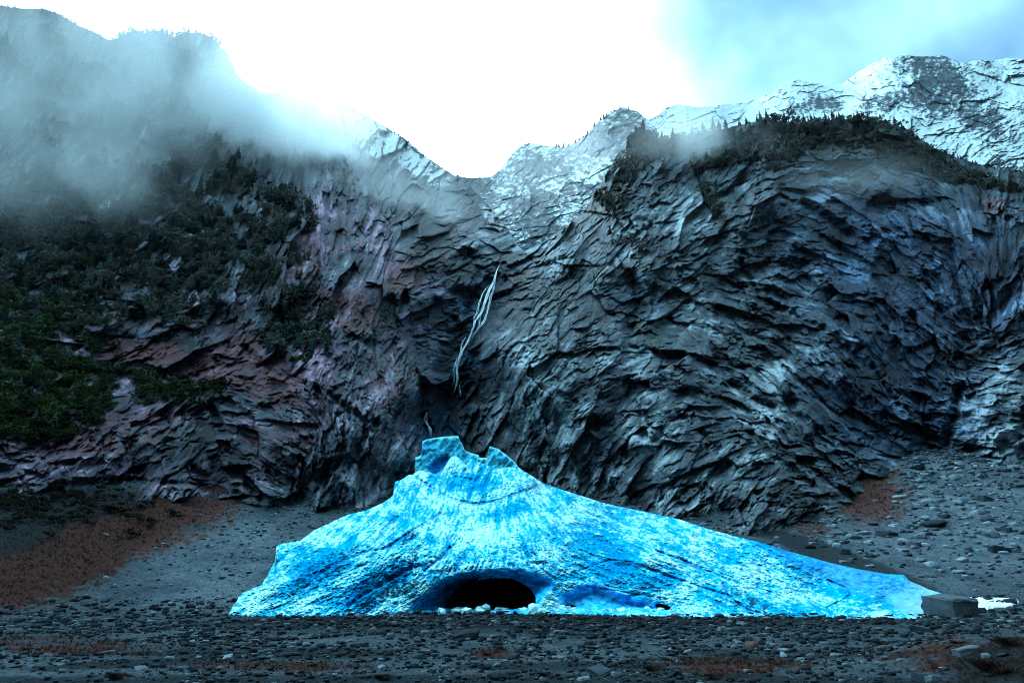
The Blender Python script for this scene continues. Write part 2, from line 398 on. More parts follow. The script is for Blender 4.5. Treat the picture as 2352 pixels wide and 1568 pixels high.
Yctrl = [(-300, 1150, 115), (0, 1120, 118), (200, 1120, 118), (450, 1145, 112), (560, 1160, 112), (700, 1215, 106), (850, 1180, 114), (930, 1130, 126), (960, 1050, 135), (1000, 1000, 158), (1070, 1010, 160),
         (1120, 1080, 144), (1240, 1120, 138), (1310, 1150, 130), (1400, 1180, 116), (1600, 1200, 104), (1720, 1230, 94), (1850, 1170, 100), (1930, 1080, 128), (2100, 1060, 140), (2250, 1040, 140), (2352, 1000, 138), (2650, 1000, 130),
         (0, 900, 150), (250, 950, 145), (450, 920, 150), (600, 1000, 128), (750, 1000, 120), (880, 950, 128), (950, 900, 150), (990, 850, 185), (1030, 900, 185), (1080, 800, 205), (1120, 700, 240),
         (0, 700, 210), (200, 760, 195), (400, 800, 182), (600, 800, 170), (750, 780, 160), (850, 700, 178), (950, 700, 205), (1030, 700, 245), (1150, 600, 300), (1205, 590, 330),
         (0, 400, 300), (250, 450, 285), (450, 500, 265), (650, 500, 262), (800, 500, 262), (950, 520, 300), (1060, 520, 360), (1150, 520, 400),
         (0, 30, 430), (-300, 60, 430), (250, 110, 440), (470, 90, 470), (520, 250, 420), (640, 230, 560), (760, 245, 590), (930, 330, 640), (1050, 420, 640), (1150, 520, 480), (650, 350, 400), (850, 380, 430),
         (1150, 800, 165), (1250, 850, 150), (1350, 950, 138), (1450, 1050, 125), (1600, 1050, 122), (1200, 950, 145), (1140, 900, 165), (1250, 700, 210), (1400, 780, 175), (1550, 850, 160), (1440, 700, 225), (1470, 620, 245),
         (1280, 560, 330), (1330, 510, 360), (1380, 440, 385), (1480, 310, 400), (1600, 330, 395), (1760, 290, 400), (1960, 285, 400), (2090, 310, 390), (2200, 370, 340), (2352, 405, 290), (2650, 430, 280),
         (1550, 500, 300), (1700, 420, 315), (1850, 400, 320), (1750, 560, 262), (1900, 650, 228), (1650, 720, 212), (1750, 850, 175), (1850, 950, 150), (2050, 520, 265), (2150, 700, 205), (2000, 850, 170), (2100, 950, 155),
         (2250, 600, 215), (2352, 600, 200), (2300, 800, 165), (2352, 850, 150), (2230, 900, 160), (2280, 920, 142)]
fY = tps([c[:2] for c in Yctrl], [math.log(c[2]) for c in Yctrl], reg=3e-4)
strata_ctrl = [(50, 1080, 15), (250, 1050, 35), (450, 1030, 45), (600, 1080, -20), (750, 1050, 72), (850, 950, 75), (900, 800, 80), (800, 600, 82), (650, 800, 50), (500, 720, 48), (300, 780, 20), (550, 950, -25),
               (700, 950, -28), (750, 850, 60), (200, 300, 60), (500, 250, 65), (700, 400, 80), (900, 450, 75), (1000, 650, 10), (980, 550, 25), (1000, 850, 5), (1100, 500, 10), (1020, 960, 60),
               (1300, 560, 38), (1250, 660, 40), (1450, 480, 48), (1600, 430, 45), (1750, 360, 30), (1550, 620, 30), (1350, 760, 25), (1400, 900, 35), (1500, 1050, 38), (1650, 1080, 40), (1250, 1050, 70), (1200, 850, 60),
               (1650, 760, -32), (1750, 850, -35), (1850, 780, -35), (1900, 640, -15), (1900, 420, 0), (2050, 450, -25), (2150, 560, -45), (2000, 560, -30), (2100, 800, -50), (1900, 950, -40), (2200, 700, -60),
               (2280, 850, 10), (2300, 950, 6), (2352, 650, 70), (1750, 620, -10), (2050, 1000, -30)]
S = 1.95
cols = np.arange(-260, 2620, S)
nrow = 560
tt = np.linspace(0, 1, nrow)
rough_ridge = 5 * fbm(cols / 30, cols * 0, 555, 4) * sstep(-1, 0, cols * 0 + 1)
RT = ridge(cols) + rough_ridge
RB = pw(bottom_poly)(cols)
PX = np.repeat(cols[None], nrow, 0)
PY = RT[None] + tt[:, None] ** 0.97 * (RB - RT)[None]
def mountain_Y(PX, PY):
    base = np.exp(fY(PX, PY))
    ang = [-60, -38, -16, 6, 28, 50, 72]
    ang = [-66, -44, -22, 0, 22, 44, 66, 88]
    d = angle_noise(PX, PY, strata_ctrl, ang, strata)
    # broad buttresses and gullies
    broad = 16 * fbm(PX / 210, PY / 260, 401, 3, ridge=True) + 9 * fbm(PX / 75, PY / 100, 411, 3)
    jag = 7 * fbm(PX / 22, PY / 18, 421, 4, gain=0.6)
    disp = d * 1.0 + broad * 2.6 + jag * 0.6
    disp = disp - disp.mean()
    # deep clefts, wider than noise
    def cleft(pts, wd, depth):
        acc = 0
        for (x0, y0), (x1, y1) in zip(pts[:-1], pts[1:]):
            vx, vy = x1 - x0, y1 - y0; q = np.clip(((PX - x0) * vx + (PY - y0) * vy) / (vx * vx + vy * vy), 0, 1)
            dd = np.hypot(PX - x0 - q * vx, PY - y0 - q * vy) + 5 * perlin(PX / 14, PY / 14, 77)
            acc = np.maximum(acc, np.clip(1 - dd / wd, 0, 1))
        return acc * depth
    cl = cleft([(975, 880), (968, 940), (985, 1000)], 16, 26) + cleft([(1450, 640), (1470, 700), (1450, 760)], 26, 38) + cleft([(1085, 880), (1065, 920), (1075, 990)], 16, 24)
    cl = cl + cleft([(1100, 620), (1085, 680), (1060, 760)], 12, 14) + cleft([(2205, 890), (2190, 960), (2170, 1020)], 17, 34) + cleft([(1500, 1010), (1560, 950), (1620, 1000)], 14, 14)
    cl = cl + cleft([(1700, 600), (1750, 690), (1900, 760), (2010, 850), (2060, 930)], 12, 20) + cleft([(560, 800), (640, 860), (760, 905), (830, 960)], 12, 18) + cleft([(1680, 880), (1760, 930), (1850, 965)], 12, 18)
    cl = cl + cleft([(250, 1100), (420, 1110), (600, 1145)], 10, 14) + cleft([(2180, 560), (2210, 700), (2300, 780)], 16, 22) + cleft([(1850, 470), (1900, 500), (1950, 540)], 18, 26) + cleft([(1160, 640), (1230, 620), (1300, 590)], 9, 14)
    cl = cl + cleft([(1195, 590), (1135, 690), (1075, 800), (1030, 900), (1000, 1000)], 75, 34) + cleft([(700, 560), (760, 700), (700, 800)], 40, 14) + cleft([(1380, 520), (1300, 640), (1220, 720)], 38, 15) + cleft([(1560, 700), (1480, 800), (1440, 900)], 40, 15)
    return base * (1 - (disp - cl * 2.4) / F * 1.35), base, disp
MY, MB, MD = mountain_Y(PX, PY)
MP = unproj(PX, PY, MY)
MN = grid_normals(MP)

def mtn_index(px, py):
    c = int(np.clip(round((px - cols[0]) / S), 0, len(cols) - 1))
    v = (py - RT[c]) / (RB[c] - RT[c]); r = int(np.clip(round(max(v, 0) ** (1 / 0.97) * (nrow - 1)), 0, nrow - 1))
    return r, c
forest_zones = [(60, 600, 220, 130, 0), (250, 560, 200, 110, -10), (430, 560, 110, 110, 0), (80, 780, 150, 130, 0), (60, 930, 140, 90, 10), (330, 660, 120, 70, 0), (430, 690, 80, 50, 35),
                (640, 640, 90, 60, -30), (680, 730, 70, 90, 70), (300, 880, 170, 38, -6), (430, 900, 90, 30, 0), (180, 930, 70, 60, 30), (150, 450, 200, 70, 0, .9), (620, 500, 70, 90, 60, .85), (330, 430, 150, 80, 0, .8),
                (470, 400, 120, 80, 0, .8), (250, 250, 300, 110, 0, .6), (450, 150, 120, 50, 0, .75), (80, 120, 150, 50, 0, .6), (660, 780, 50, 60, 60, .8)]
ridge_forest = [(1440, 400, 22, 90, -25), (1480, 340, 35, 40, 0), (1600, 330, 110, 26, 6), (1700, 345, 110, 32, 12), (1830, 312, 110, 28, -3), (1960, 310, 110, 34, 0), (2060, 345, 60, 45, -20), (2150, 385, 80, 26, -22),
                (2270, 420, 90, 14, -12), (1640, 470, 18, 50, 30, .9), (1400, 470, 18, 45, 60, .8), (1450, 560, 24, 60, 70, .55), (1800, 360, 50, 30, 20, .8)]
def mountain_colors(PX, PY, n):
    nA = fbm(PX / 130, PY / 110, 501, 4); nB = fbm(PX / 24, PY / 20, 511, 4); nC = r01(np.arange(PX.size), np.arange(PX.size) * 0, 8).reshape(PX.shape)
    tone = angle_noise(PX, PY, strata_ctrl, [-66, -44, -22, 0, 22, 44, 66, 88], lambda s, t, sd: fbm(s / 60, t / 11, sd + 40, 5, gain=0.6) + 0.7 * fbm(s / 200, t / 60, sd + 50, 3))
    darkr = np.array([0.014, 0.019, 0.026]); midr = np.array([0.068, 0.094, 0.116]); paler = np.array([0.34, 0.43, 0.48])
    v = 0.42 + 0.20 * blobs(PX, PY, [(1420, 1020, 300, 150, 0), (1280, 860, 130, 80, 0), (1600, 420, 220, 70, 30), (2290, 960, 90, 110, 0, 1.4), (820, 620, 60, 200, 0), (850, 1000, 120, 140, 0)]) + 0.75 * tone + 0.60 * nA + 0.2 * nB + 0.10 * (nC - 0.5)  # largest blob paints the light on the central right slabs as paler rock
    c = lerp(darkr, midr, sstep(0.05, 0.5, v)[..., None]); c = lerp(c, paler, sstep(0.55, 1.0, v)[..., None])
    # purple-brown lichen and stain on the left walls, bluer, darker rock to the right
    left = blobs(PX, PY, [(800, 700, 200, 330, 0, 1), (450, 850, 330, 200, 0, 1), (300, 1060, 400, 80, 0), (900, 500, 160, 90, 0, .8)])
    c = c * lerp(np.array([1, 1, 1.]), np.array([1.40, 0.74, 0.95]), (left * sstep(-0.5, 0.4, nA + nB * 0.5))[..., None])
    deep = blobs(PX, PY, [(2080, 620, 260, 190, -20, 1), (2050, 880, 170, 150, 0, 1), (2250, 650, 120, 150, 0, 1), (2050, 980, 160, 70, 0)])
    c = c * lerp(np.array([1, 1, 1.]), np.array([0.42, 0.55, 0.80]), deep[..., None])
    redm = blobs(PX, PY, [(330, 810, 130, 30, -5), (520, 830, 120, 40, 30), (620, 880, 110, 60, -20, .8), (740, 700, 70, 50, 20, .7), (300, 745, 90, 20, 0, .6), (560, 760, 60, 60, 45, .6), (820, 720, 60, 70, 60, .75), (930, 640, 70, 50, 20, .7), (800, 560, 60, 50, 0, .5), (2290, 470, 40, 22, -10, .75), (560, 860, 200, 40, -10, .8), (700, 600, 60, 60, 0, .6), (250, 1000, 240, 60, 10, .65), (640, 1020, 120, 60, 0, .6), (880, 900, 60, 120, 0, .6), (1000, 600, 60, 50, 0, .6)])
    rm = sstep(0.45, 0.85, redm + 0.45 * nB + 0.2 * nA)
    c = lerp(c, np.array([0.125, 0.040, 0.044]), rm[..., None] * 0.75)
    wet_shade = blobs(PX, PY, [(1050, 850, 60, 140, -14, 1.2), (1010, 970, 80, 80, 0, 1.2), (1112, 690, 60, 110, -24, 1.1), (1000, 760, 50, 120, 0, .7), (1470, 700, 40, 90, 0, .8), (1880, 520, 110, 30, -10, .7)])  # wet rock by the falls; the ravine's shade is put in as well
    c = c * lerp(np.array([1, 1, 1.]), np.array([0.20, 0.36, 0.48]), wet_shade[..., None])
    # low plants rooted on the ledges
    veg = np.maximum(blobs(PX, PY, forest_zones) - 1.2 * sstep(0.02, 0.3, fbm(PX / 62, PY / 44, 901, 3)), blobs(PX, PY, ridge_forest))
    vm = sstep(0.35, 0.7, veg + 0.25 * nB)
    vegc = lerp(np.array([0.005, 0.009, 0.009]), np.array([0.016, 0.015, 0.011]), sstep(-0.3, 0.4, nB)[..., None])
    c = lerp(c, vegc, vm[..., None] * 0.93)
    gm = sstep(0.55, 0.9, blobs(PX, PY, [(1480, 760, 70, 30, -40, .9), (1640, 450, 30, 60, 30, .8)]) + 0.4 * nB)
    c = lerp(c, np.array([0.02, 0.05, 0.03]), gm[..., None] * 0.6)
    # new snow lying on flat ledges near the crest of the middle slope
    sn = blobs(PX, PY, [(850, 300, 110, 50, -35), (960, 370, 90, 34, -38), (760, 260, 50, 40, 0, .9), (900, 370, 130, 60, -30, .55), (1130, 500, 60, 18, -45, .6)])
    sm = sstep(0.5, 0.72, sn * 0.45 + 0.75 * sstep(0.35, 0.9, n[..., 2]) * sn + 0.30 * nB * sn - 0.1)
    c = lerp(c, np.array([0.70, 0.78, 0.82]), sm[..., None])
    return c
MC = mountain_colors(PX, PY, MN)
# back slope behind the crest so the mountain is solid
nb = 10
bk = np.zeros((nb, len(cols), 3)); bc = np.zeros((nb, len(cols), 3))
for i in range(nb):
    f = (nb - i) / nb
    top = MP[0].copy(); drop = 420 * f ** 1.5
    top[:, 1] += 30 * f + 480 * f * f; top[:, 2] = np.maximum(top[:, 2] - drop * 0.8, 0)
    top[:, 0] *= 1 + 0.1 * f
    bk[i] = top; bc[i] = MC[0]
AP = np.concatenate([bk, MP], 0); AC = np.concatenate([bc, MC], 0)
faces = grid_faces(*AP.shape[:2])
gx = pw([(300, 1205), (578, 1205), (700, 1120), (900, 1045), (1000, 1020), (1400, 1020)])
fpx = np.concatenate([np.repeat(cols[None], nb, 0), PX], 0).ravel(); fpy = np.concatenate([np.repeat(RT[None], nb, 0), PY], 0).ravel()
isl = fpx[faces[:, 0]] < gx(fpy[faces[:, 0]])
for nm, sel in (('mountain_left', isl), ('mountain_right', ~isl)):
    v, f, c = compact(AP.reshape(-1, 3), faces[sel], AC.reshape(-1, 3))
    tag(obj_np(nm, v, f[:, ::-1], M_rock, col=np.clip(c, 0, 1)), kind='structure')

# snowy mountains far behind
snow_poly = [(960, 440), (1050, 402), (1080, 409), (1130, 406), (1150, 388), (1170, 362), (1195, 336), (1212, 328), (1235, 331), (1270, 338), (1300, 338), (1330, 322), (1352, 304), (1375, 280), (1400, 258), (1430, 247), (1465, 257),
             (1490, 276), (1515, 262), (1535, 246), (1560, 240), (1600, 247), (1650, 242), (1700, 236), (1745, 226), (1775, 213), (1800, 193), (1832, 184), (1870, 191), (1900, 200), (1932, 195), (1965, 170), (2000, 148), (2030, 133),
             (2080, 127), (2120, 131), (2160, 127), (2190, 137), (2215, 146), (2250, 138), (2280, 141), (2310, 134), (2352, 136), (2650, 120)]
cs = np.arange(960, 2640, 1.95); nrs = 330
SR = pw(snow_poly)(cs) + 3.5 * fbm(cs / 22, cs * 0, 611, 4)
SB = pw([(960, 640), (1200, 660), (1400, 620), (1500, 480), (2000, 430), (2300, 520), (2650, 560)])(cs)
SX = np.repeat(cs[None], nrs, 0); SY = SR[None] + np.linspace(0, 1, nrs)[:, None] * (SB - SR)[None]
sctl = [(960, 440, 1000), (1050, 405, 1100), (1130, 408, 1500), (1212, 330, 1900), (1290, 340, 1700), (1350, 305, 1150), (1430, 250, 1050), (1490, 280, 1150), (1560, 242, 1300), (1700, 240, 1500), (1832, 186, 1500), (1930, 198, 1500),
        (2030, 135, 1350), (2160, 130, 1300), (2352, 138, 1250), (2640, 125, 1250), (1150, 450, 900), (1205, 560, 500), (1280, 480, 700), (1400, 380, 800), (1450, 330, 850), (1560, 300, 900), (1300, 410, 900), (1200, 400, 1300),
        (1800, 260, 1150), (2000, 230, 1050), (2200, 260, 900), (2352, 300, 800), (2100, 330, 750), (2300, 420, 600), (1900, 320, 820), (1205, 640, 430), (1450, 560, 560), (2640, 500, 520), (1700, 450, 600)]
SYb = np.exp(tps([c[:2] for c in sctl], [math.log(c[2]) for c in sctl], reg=1e-3)(SX, SY))
sdisp = angle_noise(SX, SY, [(1200, 400, 40), (1400, 320, 40), (1300, 500, 25), (1600, 280, 20), (1850, 240, 15), (2000, 200, -30), (2100, 250, -40), (2250, 200, -10), (2300, 350, 25), (2150, 330, 30)],
                    [-66, -44, -22, 0, 22, 44, 66, 88], lambda s, t, sd: strata(s * 1.9, t * 1.9, sd + 400) / 1.9 * 0.45 + 5 * fbm(s / 40, t / 14, sd + 410, 6, gain=0.65, ridge=True)) + 14 * fbm(SX / 90, SY / 70, 633, 4, ridge=True) + 3 * fbm(SX / 12, SY / 9, 641, 3)
sdisp = sdisp - sdisp.mean()
SP = unproj(SX, SY, SYb * (1 - sdisp / F * 1.7))
SNn = grid_normals(SP)
nA = fbm(SX / 70, SY / 50, 651, 4); nB = fbm(SX / 14, SY / 8, 661, 4)
rockiness = blobs(SX, SY, [(2150, 190, 90, 60, -40, .9), (2250, 270, 80, 40, -40, .8), (2020, 240, 60, 25, 10, .8), (1880, 245, 50, 18, 0, .9), (1840, 250, 50, 16, 20, .8), (1300, 560, 200, 60, 0, 1.0), (1400, 400, 60, 90, -40, .5), (1480, 400, 90, 60, 0, .6), (1250, 500, 120, 40, 0, .85), (1300, 380, 60, 24, 30, .6), (2330, 420, 120, 50, 0, .8), (1200, 460, 170, 120, 0, 1.1), (1420, 330, 100, 100, 0, .8), (1130, 470, 90, 90, 0, 1.2)])
sm = sstep(0.30, 0.46, 0.62 * SNn[..., 2] + 0.20 * nB + 0.16 * fbm(SX / 6, SY / 4, 671, 3) + 0.24 * nA + 0.10 - 0.26 * rockiness)
SC = lerp(lerp(np.array([0.022, 0.040, 0.055]), np.array([0.09, 0.12, 0.15]), sstep(-0.4, 0.6, nB)[..., None]), np.array([0.62, 0.72, 0.76]), sm[..., None])
bk = np.zeros((6, len(cs), 3))
for i in range(6):
    f = (6 - i) / 6; t_ = SP[0].copy(); t_[:, 1] += 60 * f + 700 * f * f; t_[:, 2] = np.maximum(t_[:, 2] - 500 * f ** 1.5, 0); bk[i] = t_
SA = np.concatenate([bk, SP]); SAC = np.concatenate([np.repeat(SC[:1], 6, 0), SC])
tag(obj_np('snowy_mountains', SA.reshape(-1, 3), grid_faces(*SA.shape[:2])[:, ::-1], M_snowrock, col=np.clip(SAC.reshape(-1, 3), 0, 1)), kind='structure')

# ------------------------------------------------------------------ ice field
ice_top_poly = [(524, 1407), (532, 1392), (541, 1380), (548, 1367), (560, 1358), (600, 1343), (612, 1325), (622, 1305), (630, 1292), (634, 1270), (633, 1256), (640, 1250), (690, 1241), (720, 1218), (780, 1190), (800, 1181), (840, 1172), (880, 1154),
                (903, 1138), (904.5, 1118), (908, 1106), (920, 1102), (939, 1090), (948, 1090), (957, 1082), (965, 1079), (977, 1081), (1008, 1091), (1020, 1074), (1028, 1060), (1036, 1048), (1048, 1046), (1058, 1055), (1070, 1068), (1076, 1062), (1082, 1052),
                (1100, 1061), (1130, 1071), (1150, 1077), (1165, 1071), (1192, 1074), (1211, 1086), (1251, 1111), (1290, 1124), (1330, 1136), (1380, 1153), (1420, 1162), (1480, 1174), (1560, 1192), (1640, 1218), (1700, 1234), (1740, 1243), (1800, 1262),
                (1850, 1276), (1900, 1290), (1970, 1306), (2040, 1318), (2075, 1319), (2083, 1326), (2090, 1334), (2130, 1350), (2170, 1361), (2200, 1368), (2225, 1376)]
ice_bot_poly = [(524, 1409), (560, 1411), (640, 1413), (700, 1415), (735, 1413), (800, 1408), (850, 1413), (900, 1408), (960, 1406), (1030, 1402), (1200, 1408), (1300, 1408), (1400, 1410), (1500, 1414), (1550, 1413), (1640, 1417), (1700, 1414), (1760, 1412), (1850, 1416),
                (1950, 1420), (2040, 1420), (2110, 1418), (2160, 1408), (2225, 1400)]
itop = pw(ice_top_poly); ibot = pw(ice_bot_poly)
ic = np.arange(524, 2226, 1.5); nri = 340
IT = itop(ic) + 1.2 * perlin(ic / 5, ic * 0, 5) * sstep(900, 800, ic * 1.0); IB = ibot(ic) + 2 * perlin(ic / 9, ic * 0, 6)
IX = np.repeat(ic[None], nri, 0); IY = IT[None] + np.linspace(0, 1, nri)[:, None] * (IB - IT)[None]
ictl = []
for x in range(530, 2226, 85): ictl.append((x, float(ibot(x)), yground(x, float(ibot(x)) + 1) - 0.6))
for x in list(range(560, 900, 60)) + list(range(1260, 2226, 80)):
    y = float(itop(x)); ictl.append((x, y, max(56, yground(x, y) - 8 * sstep(58, 80, yground(x, y)) - 1)))
ictl += [(905, 1115, 104), (950, 1092, 108), (1010, 1095, 108), (1045, 1055, 112), (1085, 1056, 110), (1150, 1080, 106), (1200, 1082, 104), (1235, 1101, 101), (1260, 1115, 97), (1300, 1128, 92), (1345, 1142, 89), (870, 1160, 92), (840, 1174, 86),
         (900, 1340, 60), (1130, 1298, 59.5), (1100, 1200, 77), (1050, 1130, 93), (950, 1200, 76), (1250, 1200, 76), (800, 1300, 62), (700, 1350, 59), (640, 1330, 60), (1400, 1300, 63), (1700, 1320, 65), (1900, 1360, 62), (2030, 1385, 59), (1500, 1240, 74),
         (1300, 1340, 58), (1500, 1375, 57.2), (980, 1340, 59), (820, 1240, 72), (1850, 1320, 66), (2000, 1345, 61.5), (2040, 1365, 59)]
ictl = [c for c in ictl]
IYb = tps([c[:2] for c in ictl], [c[2] for c in ictl], reg=1e-3)(IX, IY)
# ---- shape details
arch_out = np.array([(925, 1412), (945, 1385), (975, 1357), (1010, 1329), (1055, 1312), (1100, 1304), (1150, 1301), (1200, 1303), (1240, 1312), (1268, 1326), (1281, 1345), (1262, 1362), (1245, 1385), (1240, 1412)], float)
cave = np.array([(1040, 1388), (1045, 1374), (1056, 1356), (1072, 1344), (1094, 1335), (1118, 1329), (1142, 1327), (1177, 1329), (1195, 1337), (1209, 1346), (1223, 1358), (1230, 1372), (1229, 1384), (1220, 1392), (1180, 1398), (1129, 1400), (1080, 1397)], float)
def inpoly(poly, x, y):
    r = np.zeros(x.shape, bool); n = len(poly); j = n - 1
    for i in range(n):
        xi, yi = poly[i]; xj, yj = poly[j]
        c = ((yi > y) != (yj > y)) & (x < (xj - xi) * (y - yi) / (yj - yi + 1e-12) + xi); r ^= c; j = i
    return r
def pdist(poly, x, y, closed=True):
    d = np.full(x.shape, 1e9)
    n = len(poly)
    for i in range(n if closed else n - 1):
        x0, y0 = poly[i]; x1, y1 = poly[(i + 1) % n]; vx, vy = x1 - x0, y1 - y0
        q = np.clip(((x - x0) * vx + (y - y0) * vy) / (vx * vx + vy * vy + 1e-9), 0, 1)
        d = np.minimum(d, np.hypot(x - x0 - q * vx, y - y0 - q * vy))
    return d
wob = 2.0 * perlin(IX / 12, IY / 12, 8)
d_arch = np.where(inpoly(arch_out, IX, IY), pdist(arch_out, IX, IY), 0) + 0
d_cave = pdist(cave, IX, IY); in_cave = inpoly(cave, IX, IY)
arch2 = np.array([(1262, 1412), (1270, 1385), (1292, 1358), (1330, 1340), (1372, 1332), (1400, 1345), (1440, 1362), (1500, 1378), (1535, 1395), (1548, 1412)], float)
d_arch2 = np.where(inpoly(arch2, IX, IY), pdist(arch2, IX, IY), 0)
off = 4.2 * sstep(0, 34, d_arch + wob * (d_arch > 3)) + 2.6 * sstep(0, 30, d_arch2 + wob * (d_arch2 > 3))
def groove(pts, wd, depth, noise=2.5):
    acc = 0
    for (x0, y0), (x1, y1) in zip(pts[:-1], pts[1:]):
        vx, vy = x1 - x0, y1 - y0; q = np.clip(((IX - x0) * vx + (IY - y0) * vy) / (vx * vx + vy * vy), 0, 1)
        dd = np.hypot(IX - x0 - q * vx, IY - y0 - q * vy) + noise * perlin(IX / 18, IY / 18, 31)
        acc = np.maximum(acc, np.clip(1 - np.abs(dd) / wd, 0, 1))
    return acc * depth
gr = 0
grooves = [([(947, 1090), (975, 1108), (1011, 1132), (1050, 1148), (1083, 1156), (1115, 1155), (1147, 1148), (1185, 1133), (1227, 1119)], 4.5, 1.3), ([(977, 1082), (1005, 1095), (1030, 1110), (1059, 1118), (1080, 1114), (1089, 1106), (1080, 1099), (1045, 1095)], 3, 0.9),
           ([(925, 1110), (920, 1130), (918, 1145)], 4, 1.0), ([(1010, 1180), (895, 1250), (850, 1280)], 5, 1.3), ([(915, 1185), (880, 1215), (868, 1240)], 5, 1.2), ([(1035, 1258), (1000, 1290), (975, 1310)], 7, 1.6), ([(700, 1350), (760, 1300), (830, 1270), (900, 1255)], 6, .8),
           ([(800, 1390), (860, 1350), (930, 1310), (990, 1290)], 7, 1.2), ([(760, 1330), (850, 1290), (880, 1262)], 5, .9), ([(1075, 1068), (1068, 1080)], 4, 2.0), ([(1680, 1350), (1690, 1385), (1730, 1410)], 3, .6), ([(1660, 1340), (1675, 1370), (1720, 1400), (1790, 1420)], 4, 1.2),
           ([(1320, 1225), (1370, 1245), (1430, 1238), (1500, 1260), (1600, 1300), (1700, 1340)], 3.5, .7), ([(1280, 1180), (1330, 1215), (1400, 1255), (1520, 1300)], 3.5, .6), ([(1330, 1310), (1400, 1285), (1450, 1290), (1560, 1330), (1680, 1370)], 4, .9),
           ([(1290, 1170), (1350, 1180), (1480, 1215), (1620, 1260), (1760, 1320), (1800, 1345)], 2.5, .5), ([(1350, 1345), (1500, 1370), (1620, 1395)], 3, .6), ([(1380, 1250), (1500, 1262), (1640, 1310), (1800, 1370)], 3, .5), ([(1900, 1330), (1945, 1350), (1955, 1365), (1900, 1395)], 3, .9),
           ([(1630, 1222), (1665, 1232), (1700, 1240)], 4, 2.0), ([(1290, 1250), (1345, 1268), (1440, 1305)], 3, .5)]
for g in grooves: gr = gr + groove(*g)
# recess behind the front fin, near the top
hollow = blobs(IX, IY, [(1012, 1068, 14, 14, 30)])
gr = gr
ang_i = [(560, 1390, 15), (700, 1340, 28), (850, 1320, 35), (900, 1200, 50), (950, 1350, 35), (1050, 1150, 80), (1100, 1250, 80), (1150, 1100, 60), (1250, 1180, -45), (1350, 1260, -25), (1500, 1280, -20), (1700, 1330, -20), (1900, 1350, -18), (2100, 1370, -12), (1400, 1350, -15), (1600, 1400, -12)]
A_ = [-66, -44, -22, 0, 22, 44, 66, 88]
flow = angle_noise(IX, IY, ang_i, A_, lambda s, t, sd: fbm(s / 110, t / 20, sd, 4, ridge=True))
fine = angle_noise(IX, IY, ang_i, A_, lambda s, t, sd: fbm(s / 16, t / 6, sd + 3, 4, gain=0.6))
f1, f2, cid = worley(IX / 8.5 + 0.4 * perlin(IX / 11, IY / 9, 12), IY / 5.2 + 0.4 * perlin(IX / 9, IY / 9, 13), 14)
cup = np.clip(1 - f1 * 1.25, 0, 1)                       # sun cups: small hollows
g1, g2, gid = worley(IX / 4.2, IY / 3.0, 24)
SMZ = 0
smoothz = np.maximum(np.clip((d_arch + d_arch2) / 6, 0, 1), blobs(IX, IY, [(2050, 1365, 170, 40, -12, 1.0), (1950, 1315, 120, 18, -18, 1.0), (1200, 1080, 60, 26, -30, .8)]))
amp = 1 - 0.8 * smoothz
disp_m = 0.55 * flow * (1 - 0.5 * smoothz) + amp * (-0.2 * cup + 0.26 * fine - 0.10 * np.clip(1 - g1 * 1.3, 0, 1)) + 0.6 * fbm(IX / 60, IY / 34, 44, 3)
edge = sstep(0, 8, IY - IT[None]) * 1.0
IYd = IYb + off + gr * 0.8 - disp_m * (IYb / 62) * 1.5 * (0.3 + 0.7 * edge)
# round the crest over: the last rows curl back
IYd = IYd + 3.0 * (1 - sstep(0, 9, IY - IT[None])) ** 2
# right hand hollow walls: two small holes at the foot
hole = blobs(IX, IY, [(1312, 1395, 17, 9, -15), (1523, 1393, 22, 8, -12)])
IYd = IYd + 6 * sstep(0.75, 1.0, hole)
# wavy wall of the arch: long polished grooves
arch_fl = fbm((IX - 1130) / 40, d_arch / 5, 91, 3) * (d_arch > 0)
IYd = IYd + 0.25 * arch_fl
IP = unproj(IX, IY, IYd)
# colours: bubbly white ice, clear blue ice, grit in the hollows
nA = fbm(IX / 90, IY / 50, 801, 4); nB = fbm(IX / 20, IY / 11, 811, 4); nC = fbm(IX / 5, IY / 3.2, 821, 3)
whitec = np.array([0.52, 0.90, 0.84]); cyan = np.array([0.000, 0.37, 0.56]); bluec = np.array([0.000, 0.19, 0.44]); navy = np.array([0.0, 0.05, 0.11])
v = 0.53 + 0.40 * nA + 0.50 * fine + 0.35 * nB + 0.45 * flow - 0.25 * cup + 0.35 * nC
v = v + 0.10 * blobs(IX, IY, [(1080, 1240, 90, 60, 0), (900, 1270, 60, 40, 30, .7), (600, 1370, 60, 30, 30, .7), (800, 1190, 120, 20, 22), (1000, 1150, 50, 20, -30, .6), (1750, 1370, 150, 35, -15, .9), (950, 1255, 60, 26, 0, .9), (1230, 1120, 40, 20, -40, .8)])
v = v - 0.45 * blobs(IX, IY, [(730, 1310, 90, 26, 35), (850, 1350, 90, 28, 35, .9), (1380, 1260, 90, 40, -20, .8), (1420, 1310, 110, 22, -15, .9), (1640, 1345, 60, 30, -20, .5), (1090, 1110, 50, 18, 0, 1), (1150, 1180, 60, 14, 20, .7), (1800, 1400, 140, 18, -8, .6), (1950, 1310, 200, 26, -18, 1.2), (2030, 1360, 130, 30, -10, 1.0)])
c = lerp(bluec, cyan, sstep(-0.05, 0.45, v)[..., None]); c = lerp(c, whitec, sstep(0.45, 0.95, v)[..., None])
